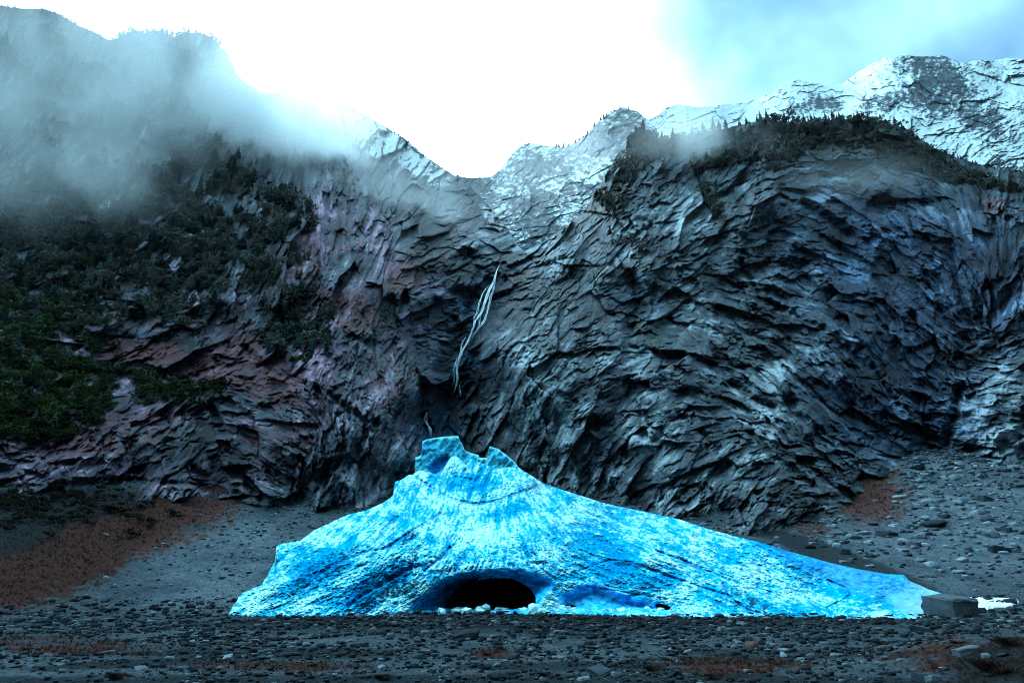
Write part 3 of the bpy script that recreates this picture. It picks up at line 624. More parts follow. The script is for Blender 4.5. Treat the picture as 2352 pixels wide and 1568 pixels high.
dirt = sstep(0.66, 0.85, blobs(IX, IY, [(730, 1320, 110, 30, 35, .7), (880, 1340, 110, 40, 38, .85), (950, 1290, 40, 60, 60, .4), (800, 1260, 40, 12, 15, .6), (1200, 1250, 40, 30, -40, .5), (830, 1385, 60, 20, 30, .7), (940, 1235, 26, 9, 30, .9), (1240, 1290, 26, 5, 0, .9), (1450, 1295, 60, 7, -5, .9), (1730, 1380, 60, 12, -25, .7), (650, 1380, 80, 30, 20, .5), (1750, 1400, 90, 10, -8, .6)]) * 0.85 + 0.65 * fine + 0.35 * nB + 0.3 * cup)
c = lerp(c, navy, dirt[..., None] * 0.95)
specks = sstep(0.78, 0.9, gid) * sstep(0.5, 0.3, g1) * sstep(-0.1, 0.3, nB + 0.3 * nA) * (1 - smoothz)
c = lerp(c, np.array([0.0, 0.18, 0.40]), specks[..., None] * 0.75)
gl = np.clip(gr / 0.9, 0, 1); c = lerp(c, np.array([0.004, 0.28, 0.60]), gl[..., None] * 0.5)
stripe = sstep(0.62, 0.85, angle_noise(IX, IY, ang_i, A_, lambda s, t, sd: fbm(s / 130, t / 7.5, sd + 60, 2, ridge=True))) * sstep(1180, 1300, IX)
c = lerp(c, np.array([0.004, 0.17, 0.42]), stripe[..., None] * 0.55)
am = np.clip(d_arch / 8, 0, 1)
archc = lerp(np.array([0.004, 0.22, 0.55]), np.array([0.02, 0.50, 0.80]), sstep(-0.4, 0.4, arch_fl + nB)[..., None])
c = lerp(c, archc, am[..., None]); crk = sstep(0.06, 0.0, np.abs(fbm(IX / 38, IY / 30, 93, 2))) * np.clip(am + d_arch2 / 10, 0, 1) * sstep(1200, 1000, IX + 0) 
c = lerp(c, navy, np.clip(crk, 0, 1)[..., None] * 0.8)
a2 = np.clip(d_arch2 / 8, 0, 1); c = lerp(c, lerp(np.array([0.005, 0.28, 0.68]), np.array([0.03, 0.60, 0.88]), sstep(-0.4, 0.5, nB + nA)[..., None]), a2[..., None] * 0.85)
tip = blobs(IX, IY, [(2170, 1385, 90, 40, -12, 1.0)]); c = lerp(c, np.array([0.42, 0.62, 0.78]), (tip * 0.9)[..., None])
grayz = blobs(IX, IY, [(2010, 1340, 170, 24, -16, 1.0)]); c = lerp(c, np.array([0.07, 0.34, 0.62]) * (1 + 0.5 * nB[..., None]), (grayz * 0.7)[..., None])
keep = ~(in_cave[:-1, :-1] | in_cave[1:, :-1] | in_cave[1:, 1:] | in_cave[:-1, 1:])
# skirt: the mass continues behind the crest and down into the slope
sk = []; skc = []
for i, (b, dn) in enumerate(((10.0, 16.0), (6.0, 7.0), (2.5, 1.5))):
    t_ = IP[0].copy(); t_[:, 1] += b; t_[:, 2] -= dn; sk.append(t_); skc.append(c[0])
bo = IP[-1].copy(); bo[:, 2] -= 0.8; bo[:, 1] += 0.3
IA = np.concatenate([np.array(sk), IP, bo[None]]); ICc = np.concatenate([np.array(skc), c, c[-1:]])
kf = np.ones((IA.shape[0] - 1, IA.shape[1] - 1), bool); kf[3:3 + nri - 1] = keep
fa = grid_faces(*IA.shape[:2], keep=kf)
v_, f_, c_ = compact(IA.reshape(-1, 3), fa, ICc.reshape(-1, 3))
ice = tag(bpy.data.objects.new('ice_field', None), 'bright blue fan of old ice with a dark cave at its foot, spread over the gravel below the waterfall', 'ice field')
link(ice)
obj_np('ice_body', v_, f_[:, ::-1], M_ice, col=np.clip(c_, 0, 1), smooth=True, parent=ice)
# cave tunnel running into the ice
fIY = tps([c[:2] for c in ictl], [c[2] for c in ictl], reg=1e-3)
ncv = 60; seg = np.linspace(0, len(cave), ncv, endpoint=False)
cvx = np.interp(seg, np.arange(len(cave) + 1), np.append(cave[:, 0], cave[0, 0])); cvy = np.interp(seg, np.arange(len(cave) + 1), np.append(cave[:, 1], cave[0, 1]))
ccx, ccy = cvx.mean(), cvy.mean(); rings = []
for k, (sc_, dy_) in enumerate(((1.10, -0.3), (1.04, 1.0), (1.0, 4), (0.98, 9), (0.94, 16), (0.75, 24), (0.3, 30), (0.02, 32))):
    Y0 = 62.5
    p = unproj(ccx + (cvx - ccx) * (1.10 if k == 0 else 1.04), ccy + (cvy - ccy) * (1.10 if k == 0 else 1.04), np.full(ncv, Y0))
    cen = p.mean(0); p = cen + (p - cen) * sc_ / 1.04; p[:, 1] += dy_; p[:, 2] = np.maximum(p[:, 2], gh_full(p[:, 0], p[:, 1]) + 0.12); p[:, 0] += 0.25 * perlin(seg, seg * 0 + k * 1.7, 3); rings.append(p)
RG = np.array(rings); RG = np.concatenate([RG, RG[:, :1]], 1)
obj_np('cave_tunnel', RG.reshape(-1, 3), grid_faces(*RG.shape[:2]), M_cave_shade, smooth=True, parent=ice)
# upper block and spires: thick ice slabs standing behind the crest
def ice_slab(name, top_pts, bot, Yfun, thick, hollowf=None, tint=None):
    tp = pw(top_pts); xs = np.arange(top_pts[0][0], top_pts[-1][0] + .1, 0.8); n = 90
    T = tp(xs); X = np.repeat(xs[None], n, 0); Yp = T[None] + np.linspace(0, 1, n)[:, None] * (bot - T)[None]
    D = Yfun(X, Yp) - 0.22 * fbm(X / 14, Yp / 12, 21, 3, ridge=True) - 1.3 * fbm((X + Yp) / 26, (Yp - X) / 60, 22, 2, ridge=True) + 0.5 * fbm(X / 40, Yp / 30, 23, 2)
    if hollowf is not None: D = D + hollowf(X, Yp)
    ed = np.minimum(Yp - T[None], np.minimum(X - xs[0], xs[-1] - X)); D = D + 1.6 * (1 - sstep(0, 4, ed))
    P = unproj(X, Yp, D); nB = fbm(X / 9, Yp / 7, 27, 4)
    cc = lerp(np.array([0.000, 0.36, 0.52]), np.array([0.20, 0.62, 0.66]), sstep(-0.4, 0.5, 0.5 * nB + 0.9 * (1 - sstep(0, 9, Yp - T[None])))[..., None])
    if tint is not None: cc = tint(X, Yp, cc)
    fr = P; bkp = P.copy(); bkp[..., 1] += thick; bkp[..., 0] *= 1 + thick / P[..., 1]; 
    V = np.concatenate([fr.reshape(-1, 3), bkp.reshape(-1, 3)]); C = np.concatenate([cc.reshape(-1, 3)] * 2)
    g = grid_faces(*X.shape); off_ = X.size
    nr_, nc_ = X.shape; i = np.arange(off_).reshape(nr_, nc_)
    def strip(a): return np.stack([a[:-1], a[1:], a[1:] + off_, a[:-1] + off_], -1)
    F_ = np.concatenate([g[:, ::-1], g + off_, strip(i[0]), strip(i[:, 0])[:, ::-1], strip(i[:, -1]), strip(i[-1])[:, ::-1]])
    return obj_np(name, V, F_, M_ice, col=np.clip(C, 0, 1), smooth=True, parent=ice)
ice_slab('ice_block', [(953, 1050), (955, 1049), (964, 1046), (969, 1041), (966, 1034), (969, 1028), (967, 1019), (970, 1013), (975, 1010), (990, 1006), (1019, 1002), (1053, 1000), (1057, 1013), (1062, 1018), (1067, 1033), (1073, 1036), (1085, 1040), (1099, 1044), (1104, 1056)], 1112,
         lambda X, Y: 121 + (X - 1010) * 0.02 - (Y - 1000) * 0.07, 9, lambda X, Y: 3.2 * sstep(0, 1.3, blobs(X, Y, [(1008, 1068, 24, 13, 35, 1.5)]) + 0.5 * fbm(X / 12, Y / 9, 2, 3)),
         lambda X, Y, c: lerp(c, np.array([0.01, 0.27, 0.80]), (sstep(.2, 1.3, blobs(X, Y, [(1006, 1068, 26, 14, 35, 1.4)]) + 0.5 * fbm(X / 12, Y / 9, 2, 3)) * 0.6)[..., None]))
ice_slab('ice_spire', [(1094, 1056), (1097, 1050), (1119, 1051), (1122, 1036), (1124, 1024), (1131, 1026), (1144, 1030), (1163, 1044), (1180, 1058), (1192, 1073), (1206, 1084)], 1110,
         lambda X, Y: 113 + (X - 1140) * -0.02 - (Y - 1030) * 0.05, 4)

# waterfalls follow
def ribbon_curtain(name, strands, mat, label, group, parent=None):
    Vs = []; Fs = []; k = 0
    for pts, wd in strands:
        P = np.array(pts); n = len(P)
        tq = np.arange(n) / max(1, n - 1)
        wv = wd * (0.55 + 0.6 * np.abs(perlin(tq * 9 + k, tq * 0 + k * 1.3, 3))) * np.minimum(1, np.minimum(tq, 1 - tq) * 10 + 0.15)
        a = P.copy(); b = P.copy(); m = P.copy(); a[:, 0] -= wv / 2; b[:, 0] += wv / 2; m[:, 1] -= wv * 0.45; bk_ = P.copy(); bk_[:, 1] += wv * 0.3
        ring = np.stack([a, m, b, bk_], 1); base = sum(len(v) for v in Vs); Vs.append(ring.reshape(-1, 3))
        for i in range(n - 1):
            for j in range(4): Fs.append((base + i * 4 + j, base + i * 4 + (j + 1) % 4, base + i * 4 + 4 + (j + 1) % 4, base + i * 4 + 4 + j))
        k += 1
    o = obj_np(name, np.concatenate(Vs), np.array(Fs), mat, smooth=True)
    return tag(o, label, 'waterfall', group)
def mwater():
    m, t, b = new_mat('falling_water'); n = t.nodes; l = t.links
    geo = n.new('ShaderNodeNewGeometry'); mp = n.new('ShaderNodeMapping'); mp.inputs['Scale'].default_value = (3, 3, 0.35)
    tx = n.new('ShaderNodeTexNoise'); tx.inputs['Scale'].default_value = 1.0; tx.inputs['Detail'].default_value = 5
    l.new(geo.outputs['Position'], mp.inputs[0]); l.new(mp.outputs[0], tx.inputs['Vector'])
    mr = n.new('ShaderNodeMapRange'); mr.inputs['From Min'].default_value = 0.35; mr.inputs['From Max'].default_value = 0.6; mr.inputs['To Min'].default_value = 0.15; mr.inputs['To Max'].default_value = 0.9
    l.new(tx.outputs['Fac'], mr.inputs['Value']); l.new(mr.outputs[0], b.inputs['Alpha'])
    b.inputs['Base Color'].default_value = (0.55, 0.80, 0.90, 1); b.inputs['Roughness'].default_value = 0.4
    return m
M_water = mwater()
def surf_pt(px, py, lift=0.6):
    r, c_ = mtn_index(px, py); return MP[r, c_] * np.array([1, 1, 1]) - np.array([0, lift, 0])
def strand(path, jit, seed, n=70, wd=0.8, lo=0, hi=1):
    xs = np.array([p[0] for p in path], float); ys = np.array([p[1] for p in path], float)
    t = np.linspace(lo, hi, n); q = np.interp(t, np.linspace(0, 1, len(xs)), np.arange(len(xs)))
    x = np.interp(q, np.arange(len(xs)), xs); y = np.interp(q, np.arange(len(xs)), ys)
    spread = jit * np.sin(np.pi * np.clip(t, 0.02, .98)) ** 0.6
    x = x + spread * (perlin(t * 2.6 + seed, t * 0 + seed * .7, 5) * 1.9 + random.uniform(-.35, .35)) + 1.2 * perlin(t * 22 + seed, t * 0 + seed, 6)
    pts = []
    Yprev = None
    P = np.array([surf_pt(a, b) for a, b in zip(x, y)])
    # smooth the distance along the fall so water arcs clear of the ledges
    Yv = P[:, 1]; ker = 9; Ys = np.array([Yv[max(0, i - ker):i + ker + 1].min() for i in range(n)]); Ys = np.convolve(np.pad(Ys, 4, 'edge'), np.ones(9) / 9, 'valid') - 0.8
    return unproj(x, y, Ys), wd
main_path = [(1150, 602), (1140, 623), (1135, 643), (1123, 667), (1114, 694), (1106, 718), (1092, 738), (1087, 755), (1075, 786), (1061.5, 806), (1053, 827), (1050, 847), (1051, 874), (1046, 895), (1034, 913)]
path_b = [(1140, 630), (1134.6, 660), (1126, 687), (1121, 708), (1112.5, 735), (1099, 755), (1082, 776), (1072, 800)]
path_c = [(1128, 648), (1109, 674), (1100.6, 694), (1095.5, 718), (1089, 728), (1088.7, 748), (1080, 766)]
path_d = [(1118, 700), (1104, 730), (1096, 752), (1078, 790)]
path_e = [(1072, 769), (1061.5, 789), (1056, 810), (1052, 830)]
path_f = [(1050, 818), (1043, 850), (1041, 878), (1034, 891)]
path_g = [(1054, 880), (1056, 900), (1059, 914)]
st = []
for pth, nn, jt, wd_ in ((main_path, 7, 2.2, .34), (path_b, 4, 2.2, .28), (path_c, 3, 2, .2), (path_d, 2, 2.5, .2), (path_e, 3, 2, .2), (path_f, 3, 2, .2), (path_g, 2, 1.5, .18)):
    for i in range(nn):
        ext = len(pth) / 15
        st.append(strand(pth, jt, i * 3.1 + len(pth) * 7.7, n=int(16 + 60 * ext), wd=wd_ * random.uniform(.8, 2.0), lo=random.uniform(0, .12), hi=random.uniform(.85, 1)))
ribbon_curtain('waterfall', st, M_water, 'long thin white waterfall splitting into strands down the dark central gully', None)
ribbon_curtain('waterfall', [strand([(981, 946), (977, 960), (980, 972), (986, 985), (990, 1003)], 3, i * 1.7, n=24, wd=0.55) for i in range(5)], M_water, 'short crooked trickle of water falling just above the blue ice block', None)
def snow_index(px, py):
    c_ = int(np.clip(round((px - cs[0]) / 1.95), 0, len(cs) - 1)); v = (py - SR[c_]) / (SB[c_] - SR[c_]); return SP[int(np.clip(round(v * (nrs - 1)), 0, nrs - 1)), c_]
ups = []
for i in range(5):
    ys_ = np.linspace(514, 553, 16); xs_ = np.interp(ys_, [514, 530, 553], [1203, 1201, 1207]) + 2.5 * perlin(ys_ / 9 + i * 3, ys_ * 0 + i, 3)
    Yv = np.array([snow_index(a, b)[1] for a, b in zip(xs_, ys_)]).min() - 4; ups.append((unproj(xs_, ys_, np.full(16, Yv)), 1.6))
ribbon_curtain('waterfall', ups, M_water, 'small white cascade high in the notch below the snowy slopes', None)

# ------------------------------------------------------------------ trees
def third(v, a, b, words): return words[0] if v < a + (b - a) / 3 else words[1] if v < a + 2 * (b - a) / 3 else words[2]
nth = ['first', 'second', 'third', 'fourth', 'fifth', 'sixth', 'seventh', 'eighth', 'ninth', 'tenth', 'eleventh', 'twelfth']
def conifer_arrays(seed, levels=15, rad=0.2, gaps=0.15):
    r = np.random.default_rng(seed); V = []; Fc = []
    for k in range(levels):
        h = 0.10 + 0.88 * k / (levels - 1); R = rad * (1 - h) ** 0.8 * (0.75 + 0.5 * r.random()) + 0.012
        nb_ = 7 if k < levels * 0.6 else 5
        for j in range(nb_):
            if r.random() < gaps: continue
            a = 2 * math.pi * (j + r.random() * 0.9) / nb_; L_ = R * (0.6 + 0.6 * r.random()); w_ = L_ * 0.38
            dr = -0.35 * L_; d = np.array([math.cos(a), math.sin(a)]); s_ = np.array([-d[1], d[0]])
            b0 = np.array([0, 0, h + 0.02]); tip_ = np.array([d[0] * L_, d[1] * L_, h + dr]); m1 = np.array([*(d * L_ * .55 + s_ * w_), h + dr * .3 - .012]); m2 = np.array([*(d * L_ * .55 - s_ * w_), h + dr * .3 - .012])
            up = np.array([*(d * L_ * .5), h + 0.02])
            i0 = len(V); V += [b0, m1, tip_, m2, up]; Fc += [(i0, i0 + 1, i0 + 4), (i0 + 1, i0 + 2, i0 + 4), (i0 + 2, i0 + 3, i0 + 4), (i0 + 3, i0, i0 + 4)]
    i0 = len(V); V += [np.array([0.012, 0, .9]), np.array([-.006, .01, .9]), np.array([-.006, -.01, .9]), np.array([0, 0, 1.04])]; Fc += [(i0, i0 + 1, i0 + 3), (i0 + 1, i0 + 2, i0 + 3), (i0 + 2, i0, i0 + 3)]
    return np.array(V), np.array(Fc)
def trunk_arrays(r0=0.018, h=0.95, lean=0.0):
    V = []; Fc = []
    for k, z in enumerate((-0.08, 0.2, 0.5, h)):
        rr = r0 * (1 - z * 0.9)
        for j in range(5): V.append((rr * math.cos(j * 1.2566) + lean * z, rr * math.sin(j * 1.2566), z))
    for k in range(3):
        for j in range(5):
            a, b = k * 5 + j, k * 5 + (j + 1) % 5; Fc += [(a, b, b + 5), (a, b + 5, a + 5)]
    return np.array(V), np.array(Fc)
def bush_arrays(seed, clumps=9, leaves=34, flat=0.75, R=0.5, tall=0.55):
    r = np.random.default_rng(seed); V = []; Fc = []
    for _ in range(clumps):
        c0 = r.normal(0, 1, 3) * np.array([R * .5, R * .5, tall * .28]); c0[2] = abs(c0[2]) + 0.28 + tall * .35 * r.random(); cr = R * (0.22 + 0.25 * r.random())
        for _ in range(leaves):
            d = r.normal(0, 1, 3); d /= np.linalg.norm(d); p = c0 + d * cr * (0.6 + 0.5 * r.random()) * np.array([1, 1, flat])
            a = r.normal(0, 1, 3); a /= np.linalg.norm(a); b = np.cross(a, d); b /= np.linalg.norm(b) + 1e-6; sz = 0.035 + 0.045 * r.random()
            i0 = len(V); V += [p - a * sz, p + b * sz * .7, p + a * sz, p - b * sz * .7]; Fc += [(i0, i0 + 1, i0 + 2), (i0, i0 + 2, i0 + 3)]
    return np.array(V), np.array(Fc)
con_T = [conifer_arrays(i, rad=0.17 + 0.03 * (i % 3), gaps=0.12 + 0.06 * (i % 2)) for i in range(6)]
bush_T = [bush_arrays(20 + i) for i in range(5)]
trk = trunk_arrays(); trk_b = trunk_arrays(0.03, 0.5)
con_mesh = [mesh_np('crown', v, f, M_needle) for v, f in con_T]; con_mesh2 = [mesh_np('crown', v, f, M_needle2) for v, f in con_T]
trunk_mesh = mesh_np('trunk', *trk, M_bark); trunk_mesh_b = mesh_np('trunk', *trk_b, M_bark)
bush_mesh = [mesh_np('crown', v, f, M_leaf) for v, f in bush_T]; bush_mesh2 = [mesh_np('crown', v, f, M_needle2) for v, f in bush_T]
def add_tree(p, h, kind, label, group, nm=None, wide=1.0):
    e = bpy.data.objects.new(nm or {'con': 'conifer_tree', 'con2': 'conifer_tree', 'bush': 'leafy_tree', 'bush2': 'leafy_tree'}[kind], None); link(e)
    e.empty_display_size = 0.2
    e.location = p; e.rotation_euler = (random.uniform(-.05, .05), random.uniform(-.05, .05), random.uniform(0, 6.28)); e.scale = (h * wide, h * wide, h)
    tag(e, label, 'tree', group)
    ms = {'con': con_mesh, 'con2': con_mesh2, 'bush': bush_mesh, 'bush2': bush_mesh2}[kind]
    link(bpy.data.objects.new('crown', random.choice(ms)), e)
    link(bpy.data.objects.new('trunk', trunk_mesh if kind.startswith('con') else trunk_mesh_b), e)
def tree_h(px_h, Y): return px_h * Y / F * 1.05
# crest trees with a place of their own
def crest(px, hpx, kind, label, group, snowy=False, sinkpx=3):
    if snowy: c_ = int(np.clip(round((px - cs[0]) / 1.95), 0, len(cs) - 1)); p = SP[1, c_].copy()
    else: r, c_ = mtn_index(px, 0); p = MP[1, c_].copy()
    h = tree_h(hpx, p[1]); p[2] -= h * 0.06; p[1] += 0.5; add_tree(tuple(p), h, kind, label, group)
for px in list(np.linspace(5, 235, 20)) : crest(px + random.uniform(-5, 5), random.uniform(9, 20), random.choice(['con', 'bush2']), 'small stunted tree on the hazy crest at the far left', 'trees on the far left crest')
for px in list(np.linspace(258, 520, 40)): crest(px + random.uniform(-4, 4), random.uniform(12, 32), random.choice(['con', 'bush2', 'bush2']), 'conifer standing on the hazy rounded summit of the left mountain', 'trees on the left summit')
for px in np.linspace(640, 780, 16): crest(px + random.uniform(-5, 5), random.uniform(6, 16), 'con', 'faint conifer on the sunlit shoulder beside the glare', 'trees on the sunlit shoulder')
for px in np.linspace(800, 1060, 24): crest(px + random.uniform(-8, 8), random.uniform(5, 18), 'con', 'small conifer on the snow dusted ridge left of the notch', 'trees on the snow dusted ridge')
for px in np.linspace(1280, 1440, 26): crest(px + random.uniform(-5, 5), random.uniform(6, 20), 'con', 'small conifer on the left edge of the middle snowy peak', 'trees on the middle snowy peak', snowy=True)
for px, hp in ((1478, 40), (1520, 30), (1545, 42), (1568, 30), (1590, 36), (1618, 42), (1640, 52), (1652, 38), (1668, 44), (1700, 28), (1716, 30), (1740, 26)): crest(px, hp, 'con', 'tall pale conifer rising out of the mist on the right hand crest', 'misty conifers on the right crest')
for px in np.linspace(1750, 2100, 40): crest(px + random.uniform(-4, 4), random.uniform(18, 42), random.choice(['con2', 'con2', 'bush2']), 'dark brownish tree on top of the right cliff, %s' % nth[min(11, int((px - 1750) / 30))] + ' group from the left', 'trees on top of the right cliff')
for px in np.linspace(2110, 2345, 22): crest(px + random.uniform(-4, 4), random.uniform(8, 20), random.choice(['con2', 'bush2']), 'low dark tree on the descending far right shoulder', 'trees on the far right shoulder')

cnt = {'con': 0, 'bush': 0}
stuffV = {'con': [[], []], 'con2': [[], []], 'bush': [[], []], 'bush2': [[], []], 'dark': [[], []]}
def stuff_add(kind, p, h, wide):
    T = random.choice(con_T if kind.startswith('con') else bush_T); a = random.uniform(0, 6.28); ca, sa = math.cos(a), math.sin(a)
    V = T[0] * np.array([h * wide, h * wide, h]); V = np.stack([V[:, 0] * ca - V[:, 1] * sa, V[:, 0] * sa + V[:, 1] * ca, V[:, 2]], -1) + p
    s_ = stuffV[kind]; s_[1].append(T[1] + sum(len(q) for q in s_[0]) if len(s_[0]) < 1 else T[1] + s_off[kind]); s_[0].append(V); s_off[kind] += len(V)
s_off = {'con': 0, 'con2': 0, 'bush': 0, 'bush2': 0, 'dark': 0}
cand = []
def sample(n, box, zones, hole, side, off_, gain, top):
    r = np.random.default_rng(len(side) + n); x = r.uniform(box[0], box[2], 20000); y = r.uniform(box[1], box[3], 20000)
    v = blobs(x, y, zones) - hole * 1.2 * sstep(0.02, 0.3, fbm(x / 62, y / 44, 901, 3))
    ok = (y > ridge(x) + top) & (r.random(20000) < (v - off_) * gain); k_ = np.nonzero(ok)[0][:n]
    return [(float(x[i]), float(y[i]), side) for i in k_]
cand = sample(3000, (-60, 95, 760, 1020), forest_zones, 1, 'L', 0.25, 1.5, 8) + sample(800, (1370, 262, 2380, 640), ridge_forest, 0, 'R', 0.3, 1.5, 5)
items = []
for x, y, s_ in cand:
    r, c_ = mtn_index(x, y); p = MP[r, c_]
    green = s_ == 'L' and ((x + random.gauss(0, 45) < 200 and y + random.gauss(0, 45) > 700) or (y > 820))
    if s_ == 'L':
        kind = 'bush' if green and random.random() < .75 else random.choice(['con', 'con2', 'con', 'bush2'])
        hp = random.uniform(14, 46) if y < 450 else 16 + 40 * random.random() ** 1.6
        if y > 820 and x > 210: hp *= 0.7
    else: kind = random.choice(['con2', 'con2', 'bush2']); hp = random.uniform(12, 36)
    items.append((hp, x, y, p, kind, s_))
items.sort(key=lambda q: -q[0])
ncon = 0; nbush = 0
for hp, x, y, p, kind, s_ in items:
    h = tree_h(hp, p[1]); wide = random.uniform(0.9, 1.9) if kind.startswith('con') else random.uniform(0.9, 1.4)
    q = p + np.array([0, 0.3, -0.12 * h])
    if kind == 'bush' and nbush < 130:
        nbush += 1; lab = ('%s green leafy tree %s in the lower left thicket, %s' % (third(hp, 22, 50, ('small', 'medium', 'large')), third(y, 700, 1000, ('high', 'halfway down', 'low')), third(x, -60, 220, ('at the photo edge', 'inside its edge', 'by the striped cliff'))), 'green trees in the lower left thicket') if x < 220 else ('%s green bush on the %s of the ledge band above the striped left cliff' % (third(hp, 16, 36, ('small', 'middling', 'large')), third(x, 220, 500, ('left part', 'middle', 'right end'))), 'green bushes on the left ledge')
        add_tree(tuple(q), h, 'bush', lab[0], lab[1])
    elif kind.startswith('con') and ncon < 95 and s_ == 'L':
        ncon += 1; add_tree(tuple(q), h, kind, '%s %s conifer in the left forest, %s, %s' % (third(hp, 38, 56, ('short', 'tall', 'very tall')), 'green' if kind == 'con' else 'brownish', third(y, 450, 820, ('under the mist', 'midway down', 'near its foot')), third(x, -60, 540, ('far left', 'inner part', 'beside the pale chute'))) if x < 540 else '%s %s conifer on the %s of the wooded rib right of the pale chute' % (third(hp, 38, 56, ('fairly tall', 'tall', 'very tall')), 'green' if kind == 'con' else 'brownish', third(y, 480, 850, ('top', 'middle', 'foot'))), 'forest conifers on the left mountainside' if x < 540 else 'conifers on the wooded rib', wide=wide)
    else: stuff_add(kind, q, h, wide)
for _ in range(200):
    x = random.gauss(90, 150); y = 1165 + random.gauss(0, 30) - 0.0 * x
    if x < -60 or x > 430 or y < 1125: continue
    p, Y = on_ground(x, y); stuff_add('dark', p, random.uniform(10, 28) * Y / F, random.uniform(1.0, 1.5))
for kind, mat, nm in (('con', M_needle, 'conifer_forest'), ('con2', M_needle2, 'brown_forest'), ('bush', M_leaf, 'green_thicket'), ('bush2', M_needle2, 'brown_thicket'), ('dark', flat_mat('dark_scrub', (0.016, 0.016, 0.010), var=0.6, scale=0.3), 'dark_scrub')):
    if stuffV[kind][0]: tag(obj_np(nm, np.concatenate(stuffV[kind][0]), np.concatenate(stuffV[kind][1]), mat), kind='stuff')

# ------------------------------------------------------------------ rocks
def rock_arrays(seed, n=18, flat=0.6, sub=0):
    import bmesh
    r = np.random.default_rng(seed); bm = bmesh.new()
    for _ in range(n):
        d = r.normal(0, 1, 3); d /= np.linalg.norm(d); d = np.sign(d) * np.abs(d) ** 0.75
        bm.verts.new(d * np.array([0.5, 0.42, 0.5 * flat]) * (0.85 + 0.3 * r.random()))
    rs = bmesh.ops.convex_hull(bm, input=bm.verts)
    bmesh.ops.delete(bm, geom=list(set(rs['geom_interior'] + rs['geom_unused'])), context='VERTS')
    if sub:
        bmesh.ops.bevel(bm, geom=bm.edges[:], offset=0.02, segments=1, affect='EDGES')
        bmesh.ops.triangulate(bm, faces=bm.faces[:])
        bmesh.ops.subdivide_edges(bm, edges=bm.edges[:], cuts=sub, use_grid_fill=True)
        for v in bm.verts:
            q = v.co; v.co = q * (1 + 0.05 * float(perlin(q.x * 7 + q.z * 3, q.y * 7 - q.z * 4, seed)) + 0.03 * float(perlin(q.x * 19 + q.z * 9, q.y * 19, seed + 3)))
    bmesh.ops.triangulate(bm, faces=bm.faces[:]); bm.verts.index_update()
    V = np.array([v.co[:] for v in bm.verts]); Fc = np.array([[v.index for v in f.verts] for f in bm.faces]); bm.free(); return V, Fc
rock_T = [rock_arrays(50 + i, 20, 0.5 + 0.12 * (i % 4), 1) for i in range(10)]
peb_T = [rock_arrays(80 + i, 9, 0.55) for i in range(8)]
def block_arrays(seed, sub=2):
    import bmesh
    r = np.random.default_rng(seed); bm = bmesh.new()
    for sx in (-1, 1):
        for sy in (-1, 1):
            for sz in (-1, 1):
                for q in range(2): bm.verts.new(np.array([sx * .5, sy * .42, sz * .34]) * (0.6 + 0.5 * r.random(3)))
    rs = bmesh.ops.convex_hull(bm, input=bm.verts); bmesh.ops.delete(bm, geom=list(set(rs['geom_interior'] + rs['geom_unused'])), context='VERTS')
    bmesh.ops.bevel(bm, geom=bm.edges[:], offset=0.015, segments=1, affect='EDGES'); bmesh.ops.triangulate(bm, faces=bm.faces[:]); bmesh.ops.subdivide_edges(bm, edges=bm.edges[:], cuts=sub, use_grid_fill=True)
    for v in bm.verts:
        q = v.co; v.co = q * (1 + 0.09 * float(perlin(q.x * 5 + q.z * 3, q.y * 5 - q.z * 4, seed)) + 0.04 * float(perlin(q.x * 14 + q.z * 9, q.y * 14, seed + 3)))
    bmesh.ops.triangulate(bm, faces=bm.faces[:]); bm.verts.index_update()
    V = np.array([v.co[:] for v in bm.verts]); Fc = np.array([[v.index for v in f.verts] for f in bm.faces]); bm.free(); return V, Fc
rock_T += [block_arrays(3), block_arrays(8), block_arrays(21, 3)]
rock_mesh = {k: [mesh_np('rock', v, f, m) for v, f in rock_T] for k, m in (('p', M_stone), ('d', M_stone_dark), ('r', M_stone_red), ('i', M_icechunk), ('m', flat_mat('grey_stone', (0.075, 0.095, 0.11), var=0.5)))}
def add_rock(px, py, wpx, kind, label, group=None, hr=0.7, name='boulder', cat='boulder', sink=0.25, rot=None, idx=None, dY=0.0):
    p, Y = on_ground(px, py); p = p + np.array([0, dY, 0])
    if dY: p[2] = gh_full(p[0], p[1])
    wd = wpx * Y / F
    o = bpy.data.objects.new(name, random.choice(rock_mesh[kind]) if idx is None else rock_mesh[kind][idx])
    o.scale = (wd, wd * random.uniform(.7, 1.1), wd * hr); z = p[2] + wd * hr * (0.5 * 0.6 - sink)
    o.location = (p[0], p[1], z); o.rotation_euler = (random.uniform(-.25, .25), random.uniform(-.25, .25), random.uniform(0, 6.28) if rot is None else rot)
    link(o); return tag(o, label, cat, group)
# named boulders
add_rock(2172, 1410, 92, 'm', 'large angular grey boulder lying across the pale right tip of the ice', hr=0.74, idx=12, rot=0.5, sink=0.08, dY=-0.8)
add_rock(1070, 1468, 58, 'd', 'flat oblong black rock alone on the gravel in front of the cave', hr=0.5, idx=11, rot=0.0, sink=0.05)
add_rock(1726, 1486, 36, 'r', 'reddish rock on the gravel right of centre', hr=0.8)
add_rock(1471, 1524, 28, 'd', 'squarish grey block on the gravel beside red scrub', hr=1.1)
add_rock(1552, 1552, 34, 'd', 'upright dark stump shaped rock beside red scrub', hr=1.3)
add_rock(2155, 1204, 74, 'd', 'wide flat dark slab on the right scree', hr=0.45)
add_rock(2275, 1232, 46, 'p', 'large grey pointed boulder high on the right scree', hr=0.9)
add_rock(2274, 1203, 30, 'p', 'low grey slab just above the pointed boulder', hr=0.5)
add_rock(2210, 1152, 30, 'p', 'pale blocky boulder under the far right cliff', hr=0.7)
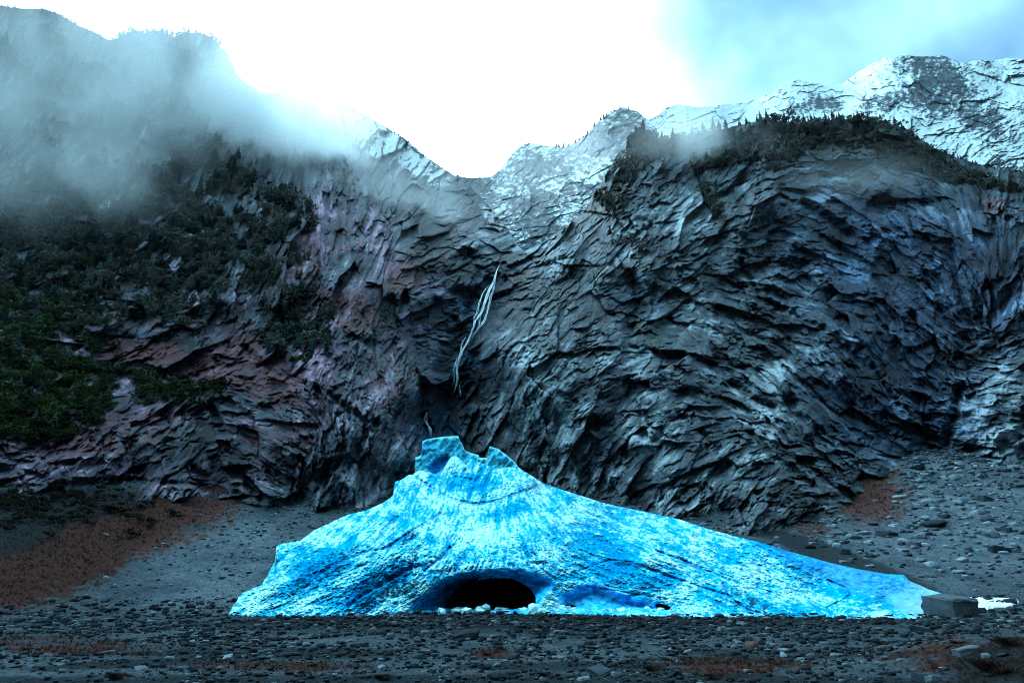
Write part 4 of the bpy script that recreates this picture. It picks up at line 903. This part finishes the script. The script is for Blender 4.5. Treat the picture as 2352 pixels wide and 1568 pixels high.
add_rock(2060, 1155, 22, 'p', 'pale boulder at the right edge of the red scrub patch', hr=0.9)
add_rock(1900, 1160, 30, 'p', 'pale boulder at the left edge of the red scrub patch', hr=0.9)
add_rock(1912, 1250, 28, 'p', 'round pale boulder above the right side of the ice', hr=0.9)
add_rock(2210, 1290, 26, 'p', 'pale twin topped boulder in the middle of the right scree', hr=0.8)
add_rock(2318, 1385, 48, 'd', 'dark rounded boulder at the end of the small white snow patch', hr=0.7)
add_rock(2222, 1500, 46, 'm', 'big flat grey boulder with a lighter face near the right foreground', hr=0.7)
add_rock(2205, 1475, 34, 'r', 'reddish brown boulder behind the big flat grey one', hr=0.55)
add_rock(2112, 1450, 38, 'd', 'dark angular rock in the right foreground gravel', hr=0.8)
add_rock(535, 1552, 0.1 + 40, 'p', 'long pale broken rock at the lower left', hr=0.4) if False else None
add_rock(620, 1470, 34, 'd', 'dark grey boulder on the gravel left of the ice foot', hr=0.7)
add_rock(330, 1480, 20, 'p', 'single white stone on the dark left gravel', hr=0.6)
add_rock(250, 1500, 24, 'p', 'flat grey stone left of the red scrub streak', hr=0.6)
add_rock(243, 1326, 14, 'p', 'whitish stone at the lower edge of the left red slope', hr=0.8)
add_rock(244, 1228, 16, 'p', 'white stone in the middle of the left red slope', hr=0.7)
add_rock(196, 1368, 18, 'p', 'flat pale stone on the left lower talus', hr=0.5)
add_rock(2115, 1560, 50, 'd', 'half hidden dark rock at the bottom edge towards the right', hr=0.6)
add_rock(985, 1545, 38, 'p', 'beige wedge shaped stone in the near gravel', hr=0.5)
add_rock(1145, 1560, 50, 'd', 'black jagged rock at the bottom centre', hr=0.8)
add_rock(1380, 1548, 46, 'd', 'black rounded rock right of the bottom centre', hr=0.7)
add_rock(1340, 1562, 30, 'p', 'pale stone at the bottom edge beside black rocks', hr=0.7)
# scattered boulders on the two screes, each its own object
nsc = 0
def scatter(n, box, sizes, kinds, label, group, accept=None, vw=('high up', 'halfway down', 'low down'), hw=('on its left', 'in its middle', 'on its right')):
    k = 0; tr = 0
    while k < n and tr < n * 12:
        tr += 1; x = random.uniform(box[0], box[2]); y = random.uniform(box[1], box[3])
        if accept and not accept(x, y): continue
        sz = random.choice(sizes) * random.uniform(.8, 1.25); kd = random.choice(kinds)
        lab = '%s %s %s, %s, %s' % (third(sz, min(sizes), max(sizes), ('small', 'middling', 'large')), 'dark' if kd == 'd' else 'pale', label, third(y, box[1], box[3], vw), third(x, box[0], box[2], hw))
        add_rock(x, y, sz, kd, lab, group, hr=random.uniform(.5, .9), name='rock', cat='rock'); k += 1
base_l = pw([(0, 1130), (300, 1150), (480, 1160), (640, 1210), (720, 1240)]); base_r = pw([(1640, 1250), (1750, 1225), (1900, 1170), (2000, 1140), (2100, 1050), (2400, 1045)]); ice_t = pw([(0, 1400), (520, 1400), (640, 1250), (740, 1220)])
icer = pw([(1640, 1235), (1850, 1285), (2080, 1330), (2230, 1370), (2400, 1380)])
scatter(95, (440, 1170, 700, 1330), (6, 8, 10, 13), 'pppd', 'stone on the left scree', 'stones on the left scree', lambda x, y: y > base_l(x) + 12 and y < ice_t(x))
scatter(200, (1780, 1050, 2352, 1350), (9, 12, 16, 22, 32), 'pppd', 'boulder on the right scree', 'boulders on the right scree', lambda x, y: y > base_r(x) + 8 and y < icer(x) - 8)
scatter(70, (20, 1440, 2340, 1566), (12, 16, 22, 26), 'pddd', 'stone on the near gravel', 'stones on the gravel flat', vw=('towards the ice', 'midway', 'close to the camera'), hw=('left of the cave', 'in front of the ice', 'to the right'))
# ice rubble before the cave
for i in range(170):
    x = random.choice([random.uniform(1010, 1290), random.uniform(1220, 1300), random.uniform(1540, 1640), random.uniform(1300, 1520)]); y = 1403 + random.uniform(-3, 5)
    big = 1.0 if (1225 < x < 1290 or 1560 < x < 1625) else 0.6
    add_rock(x, y, random.uniform(12, 42) * big, 'i', 'white ice chunk in the rubble along the foot of the ice', 'ice rubble along the ice foot', hr=random.uniform(.6, 1.1), name='ice_chunk', cat='ice chunk', sink=0.15, dY=-1.2)
# small separate snow patch
p0, Y0 = on_ground(2282, 1392)
xs = np.linspace(2222, 2345, 60); top = pw([(2222, 1371), (2240, 1370), (2280, 1372), (2330, 1374), (2345, 1382)])(xs); botm = pw([(2222, 1402), (2250, 1404), (2290, 1398), (2320, 1396), (2345, 1388)])(xs)
Xg = np.repeat(xs[None], 20, 0); Yg_ = top[None] + np.linspace(0, 1, 20)[:, None] * (botm - top)[None]
YY = np.array([[yground(a, b) for a, b in zip(r1, r2)] for r1, r2 in zip(Xg, Yg_)])
Pp = unproj(Xg, Yg_, YY); ed = np.minimum(np.minimum(np.arange(20)[:, None], 19 - np.arange(20)[:, None]) / 3.0, np.minimum(np.arange(60)[None], 59 - np.arange(60)[None]) / 4.0)
Pp[..., 2] += -0.12 + 0.28 * np.clip(ed, 0, 1) + 0.06 * fbm(Xg / 9, Yg_ / 4, 7, 3)
M_snow = flat_mat('old_snow', (0.72, 0.84, 0.90), rough=0.6, var=0.1)
tag(obj_np('snow_patch', Pp.reshape(-1, 3), grid_faces(20, 60)[:, ::-1], M_snow, smooth=True), 'small white patch of old snow right of the large angular grey boulder', 'snow patch')

# gravel as stuff
def pebbles(name, n, fpos, size, mats, seed):
    r = np.random.default_rng(seed); Vs = []; Fs = []; Ms = []; off_ = 0
    P, S_, K = fpos(r, n)
    for i in range(len(P)):
        T = peb_T[r.integers(len(peb_T))]; a = r.random() * 6.28; ca, sa = math.cos(a), math.sin(a); s_ = S_[i]
        V = T[0] * s_ * np.array([1, .9, .85]); V = np.stack([V[:, 0] * ca - V[:, 1] * sa, V[:, 0] * sa + V[:, 1] * ca, V[:, 2]], -1) + P[i] + np.array([0, 0, s_ * .12])
        Vs.append(V); Fs.append(T[1] + off_); Ms.append(np.full(len(T[1]), K[i])); off_ += len(V)
    o = obj_np(name, np.concatenate(Vs), np.concatenate(Fs), mats, fmat=np.concatenate(Ms)); return tag(o, kind='stuff')
def bare(P, r):
    a_, b_ = proj(P); return blobs(a_, b_, red_zones + [z for z in dark_zones if z[1] < 1480]) + 0.3 * fbm(P[:, 0] / 4, P[:, 1] / 4, 12, 3) < 0.35 + 0.5 * r.random(len(P)) ** 3
def thin(P, s_, K, r): k_ = bare(P, r) & (fbm(P[:, 0] / 2.5, P[:, 1] / 3.5, 15, 3) + 0.5 * r.random(len(P)) > 0.1); return P[k_], s_[k_], K[k_]
def pos_near(r, n):
    Y = 14 * (60 / 14) ** (r.random(n) ** 0.8); X = (r.random(n) * 2 - 1) * 0.82 * Y
    s_ = Y / F * (3.0 + 22 * r.random(n) ** 5.5); return thin(np.stack([X, Y, gh_full(X, Y)], -1), s_, np.where(r.random(n) < .16, 0, np.where(r.random(n) < .3, 2, 1)), r)
M_peb = flat_mat('gravel_stone', (0.045, 0.060, 0.072), var=0.9, scale=1.0)
pebbles('gravel', 42000, pos_near, 0, [M_stone, M_peb, M_stone_dark], 5)
def pos_scree(r, n):
    X = np.concatenate([-(r.random(n // 2) * 85 + 8), r.random(n - n // 2) * 120 + 15]); Y = 56 + 95 * r.random(n) ** 0.8
    s_ = Y / F * (2.5 + 12 * r.random(n) ** 3.5) * np.where(X > 0, 1.5, 1); return thin(np.stack([X, Y, gh_full(X, Y)], -1), s_, np.where(r.random(n) < .35, 0, 1), r)
pebbles('scree', 26000, pos_scree, 0, [M_stone, M_peb], 6)

# scrub: tufts of dry red-brown growth
def tuft_arrays(seed, n=16, bw=.022):
    r = np.random.default_rng(seed); V = []; Fc = []
    for _ in range(n):
        a = r.random() * 6.28; l = 0.6 + 0.5 * r.random(); o_ = r.normal(0, .18, 2); d = np.array([math.cos(a), math.sin(a)]) * l * (0.2 + .5 * r.random()); s_ = np.array([-math.sin(a), math.cos(a)]) * bw
        i0 = len(V); V += [(*(o_ - s_), -.05), (*(o_ + s_), -.05), (*(o_ + d * .5 + s_), l * .55), (*(o_ + d), l * .9)]; Fc += [(i0, i0 + 1, i0 + 2), (i0, i0 + 2, i0 + 3)]
    return np.array(V), np.array(Fc)
tuft_T = [tuft_arrays(i) for i in range(6)]
Vs = []; Fs = []; off_ = 0; k = 0; tr = 0
zr = red_zones + [(100, 1180, 230, 60, 5)]
r_ = np.random.default_rng(77); Yq = 14 * (150 / 14) ** r_.random(70000); Xq = (r_.random(70000) * 2 - 1) * 0.84 * Yq; Pq = np.stack([Xq, Yq, gh_full(Xq, Yq)], -1); aq, bq = proj(Pq)
okq = r_.random(70000) < blobs(aq, bq, zr) - .25 + .3 * perlin(Xq / 4, Yq / 4, 9)
for P in Pq[okq][:9000]:
    T = random.choice(tuft_T); s_ = P[1] / F * random.uniform(3.5, 9) * (0.6 + 0.4 * min(1, 40 / P[1])); Vs.append(T[0] * s_ + P); Fs.append(T[1] + off_); off_ += len(T[0])
tag(obj_np('dry_scrub', np.concatenate(Vs), np.concatenate(Fs), M_scrub), kind='stuff')
# foreground shrubs as things
M_twig = flat_mat('dry_twigs', (0.030, 0.018, 0.014))
tw_mesh = [mesh_np('shrub', *tuft_arrays(40 + i, 420, .005), M_twig) for i in range(4)]
for (px, py, wpx, lab) in ((2290, 1545, 150, 'big dark shrub on the bank at the bottom right corner'), (2320, 1480, 90, 'dark brown shrub above the bottom right corner bank'), (2020, 1480, 44, 'wispy leafless shrub behind the dark angular rock'), (1500, 1540, 60, 'reddish shrub between the two blocky rocks'),
                           (1250, 1552, 46, 'small brown shrub at the bottom centre'), (270, 1560, 70, 'low brown shrub at the lower left edge'), (880, 1560, 60, 'low brown shrub left of the bottom centre'), (1640, 1560, 70, 'reddish shrub right of the stump shaped rock'), (1120, 1505, 34, 'small red shrub in front of the cave')):
    p, Y = on_ground(px, py); s_ = wpx * Y / F * .5; o = bpy.data.objects.new('shrub', random.choice(tw_mesh)); o.location = tuple(p); o.scale = (s_, s_, s_ * .38); o.rotation_euler = (0, 0, random.uniform(0, 6)); link(o); tag(o, lab, 'shrub')

# ------------------------------------------------------------------ air
def vol_mat(name, dens, col, aniso, noise=None):
    m = bpy.data.materials.new(name); m.use_nodes = True; t = m.node_tree; t.nodes.clear(); n = t.nodes; l = t.links
    o = n.new('ShaderNodeOutputMaterial'); v = n.new('ShaderNodeVolumePrincipled'); v.inputs['Color'].default_value = (*col, 1); v.inputs['Anisotropy'].default_value = aniso
    v.inputs['Density'].default_value = dens; l.new(v.outputs[0], o.inputs['Volume'])
    if noise:
        tc_ = n.new('ShaderNodeTexCoord'); geo = n.new('ShaderNodeNewGeometry')
        ln = n.new('ShaderNodeVectorMath'); ln.operation = 'LENGTH'; l.new(tc_.outputs['Object'], ln.inputs[0])
        fo = n.new('ShaderNodeMapRange'); fo.interpolation_type = 'SMOOTHSTEP'; fo.inputs['From Min'].default_value = 1.0; fo.inputs['From Max'].default_value = 0.0; fo.inputs['To Min'].default_value = 0; fo.inputs['To Max'].default_value = 1; l.new(ln.outputs['Value'], fo.inputs['Value'])
        mp = n.new('ShaderNodeMapping'); mp.inputs['Scale'].default_value = (noise * 1.1, noise, noise * 0.55); l.new(geo.outputs['Position'], mp.inputs[0])
        tx = n.new('ShaderNodeTexNoise'); tx.inputs['Scale'].default_value = 1; tx.inputs['Detail'].default_value = 5; tx.inputs['Roughness'].default_value = 0.6; tx.inputs['Distortion'].default_value = 0.8; l.new(mp.outputs[0], tx.inputs['Vector'])
        nr_ = n.new('ShaderNodeMapRange'); nr_.interpolation_type = 'SMOOTHSTEP'; nr_.inputs['From Min'].default_value = 0.40; nr_.inputs['From Max'].default_value = 0.62; nr_.inputs['To Min'].default_value = 0.10; nr_.inputs['To Max'].default_value = 1; l.new(tx.outputs['Fac'], nr_.inputs['Value'])
        a = n.new('ShaderNodeMath'); a.operation = 'MULTIPLY'; l.new(fo.outputs[0], a.inputs[0]); l.new(nr_.outputs[0], a.inputs[1])
        b = n.new('ShaderNodeMath'); b.operation = 'MULTIPLY'; b.inputs[1].default_value = dens; l.new(a.outputs[0], b.inputs[0]); l.new(b.outputs[0], v.inputs['Density'])
    return m
import bmesh
def mist(px, py, Y, rx, ry, rz, dens, rot=0, aniso=0.1):
    bm = bmesh.new(); bmesh.ops.create_icosphere(bm, subdivisions=3, radius=1.0); me = bpy.data.meshes.new('mist'); bm.to_mesh(me); bm.free()
    me.materials.append(vol_mat('mist_air', dens, (0.965, 0.99, 1.0), aniso, noise=1 / 70.0))
    o = bpy.data.objects.new('mist', me); p = unproj(np.float64(px), np.float64(py), Y); o.location = tuple(p); k_ = Y / F
    o.scale = (rx * k_, ry, rz * k_); o.rotation_euler = (0, math.radians(-rot), 0); link(o); tag(o, kind='stuff')
mist(100, 300, 320, 760, 80, 430, 0.032, aniso=0.0)
mist(300, 110, 400, 620, 60, 260, 0.026, aniso=0.2)
mist(480, 300, 390, 500, 80, 420, 0.034, aniso=0.1)
mist(650, 290, 400, 330, 60, 290, 0.080, aniso=0.65)  # denser mist added here to imitate the glare around the sun
mist(870, 480, 350, 320, 60, 240, 0.028, aniso=0.2)
mist(160, 440, 250, 480, 34, 210, 0.034, aniso=0.0)
mist(1600, 345, 360, 260, 40, 120, 0.034, aniso=0.1)
mist(1950, 430, 300, 300, 30, 100, 0.010, aniso=0.0)
mist(1330, 330, 800, 460, 120, 200, 0.003, aniso=0.0)
hz = bpy.data.meshes.new('haze'); bm = bmesh.new(); bmesh.ops.create_cube(bm, size=1.0); bm.to_mesh(hz); bm.free()
hz.materials.append(vol_mat('haze_air', 0.000012, (0.80, 0.92, 1.0), 0.3))
ho = bpy.data.objects.new('haze', hz); ho.scale = (15000, 15000, 1900); ho.location = (0, 0, 1900 / 2 - 3); link(ho); tag(ho, kind='stuff')
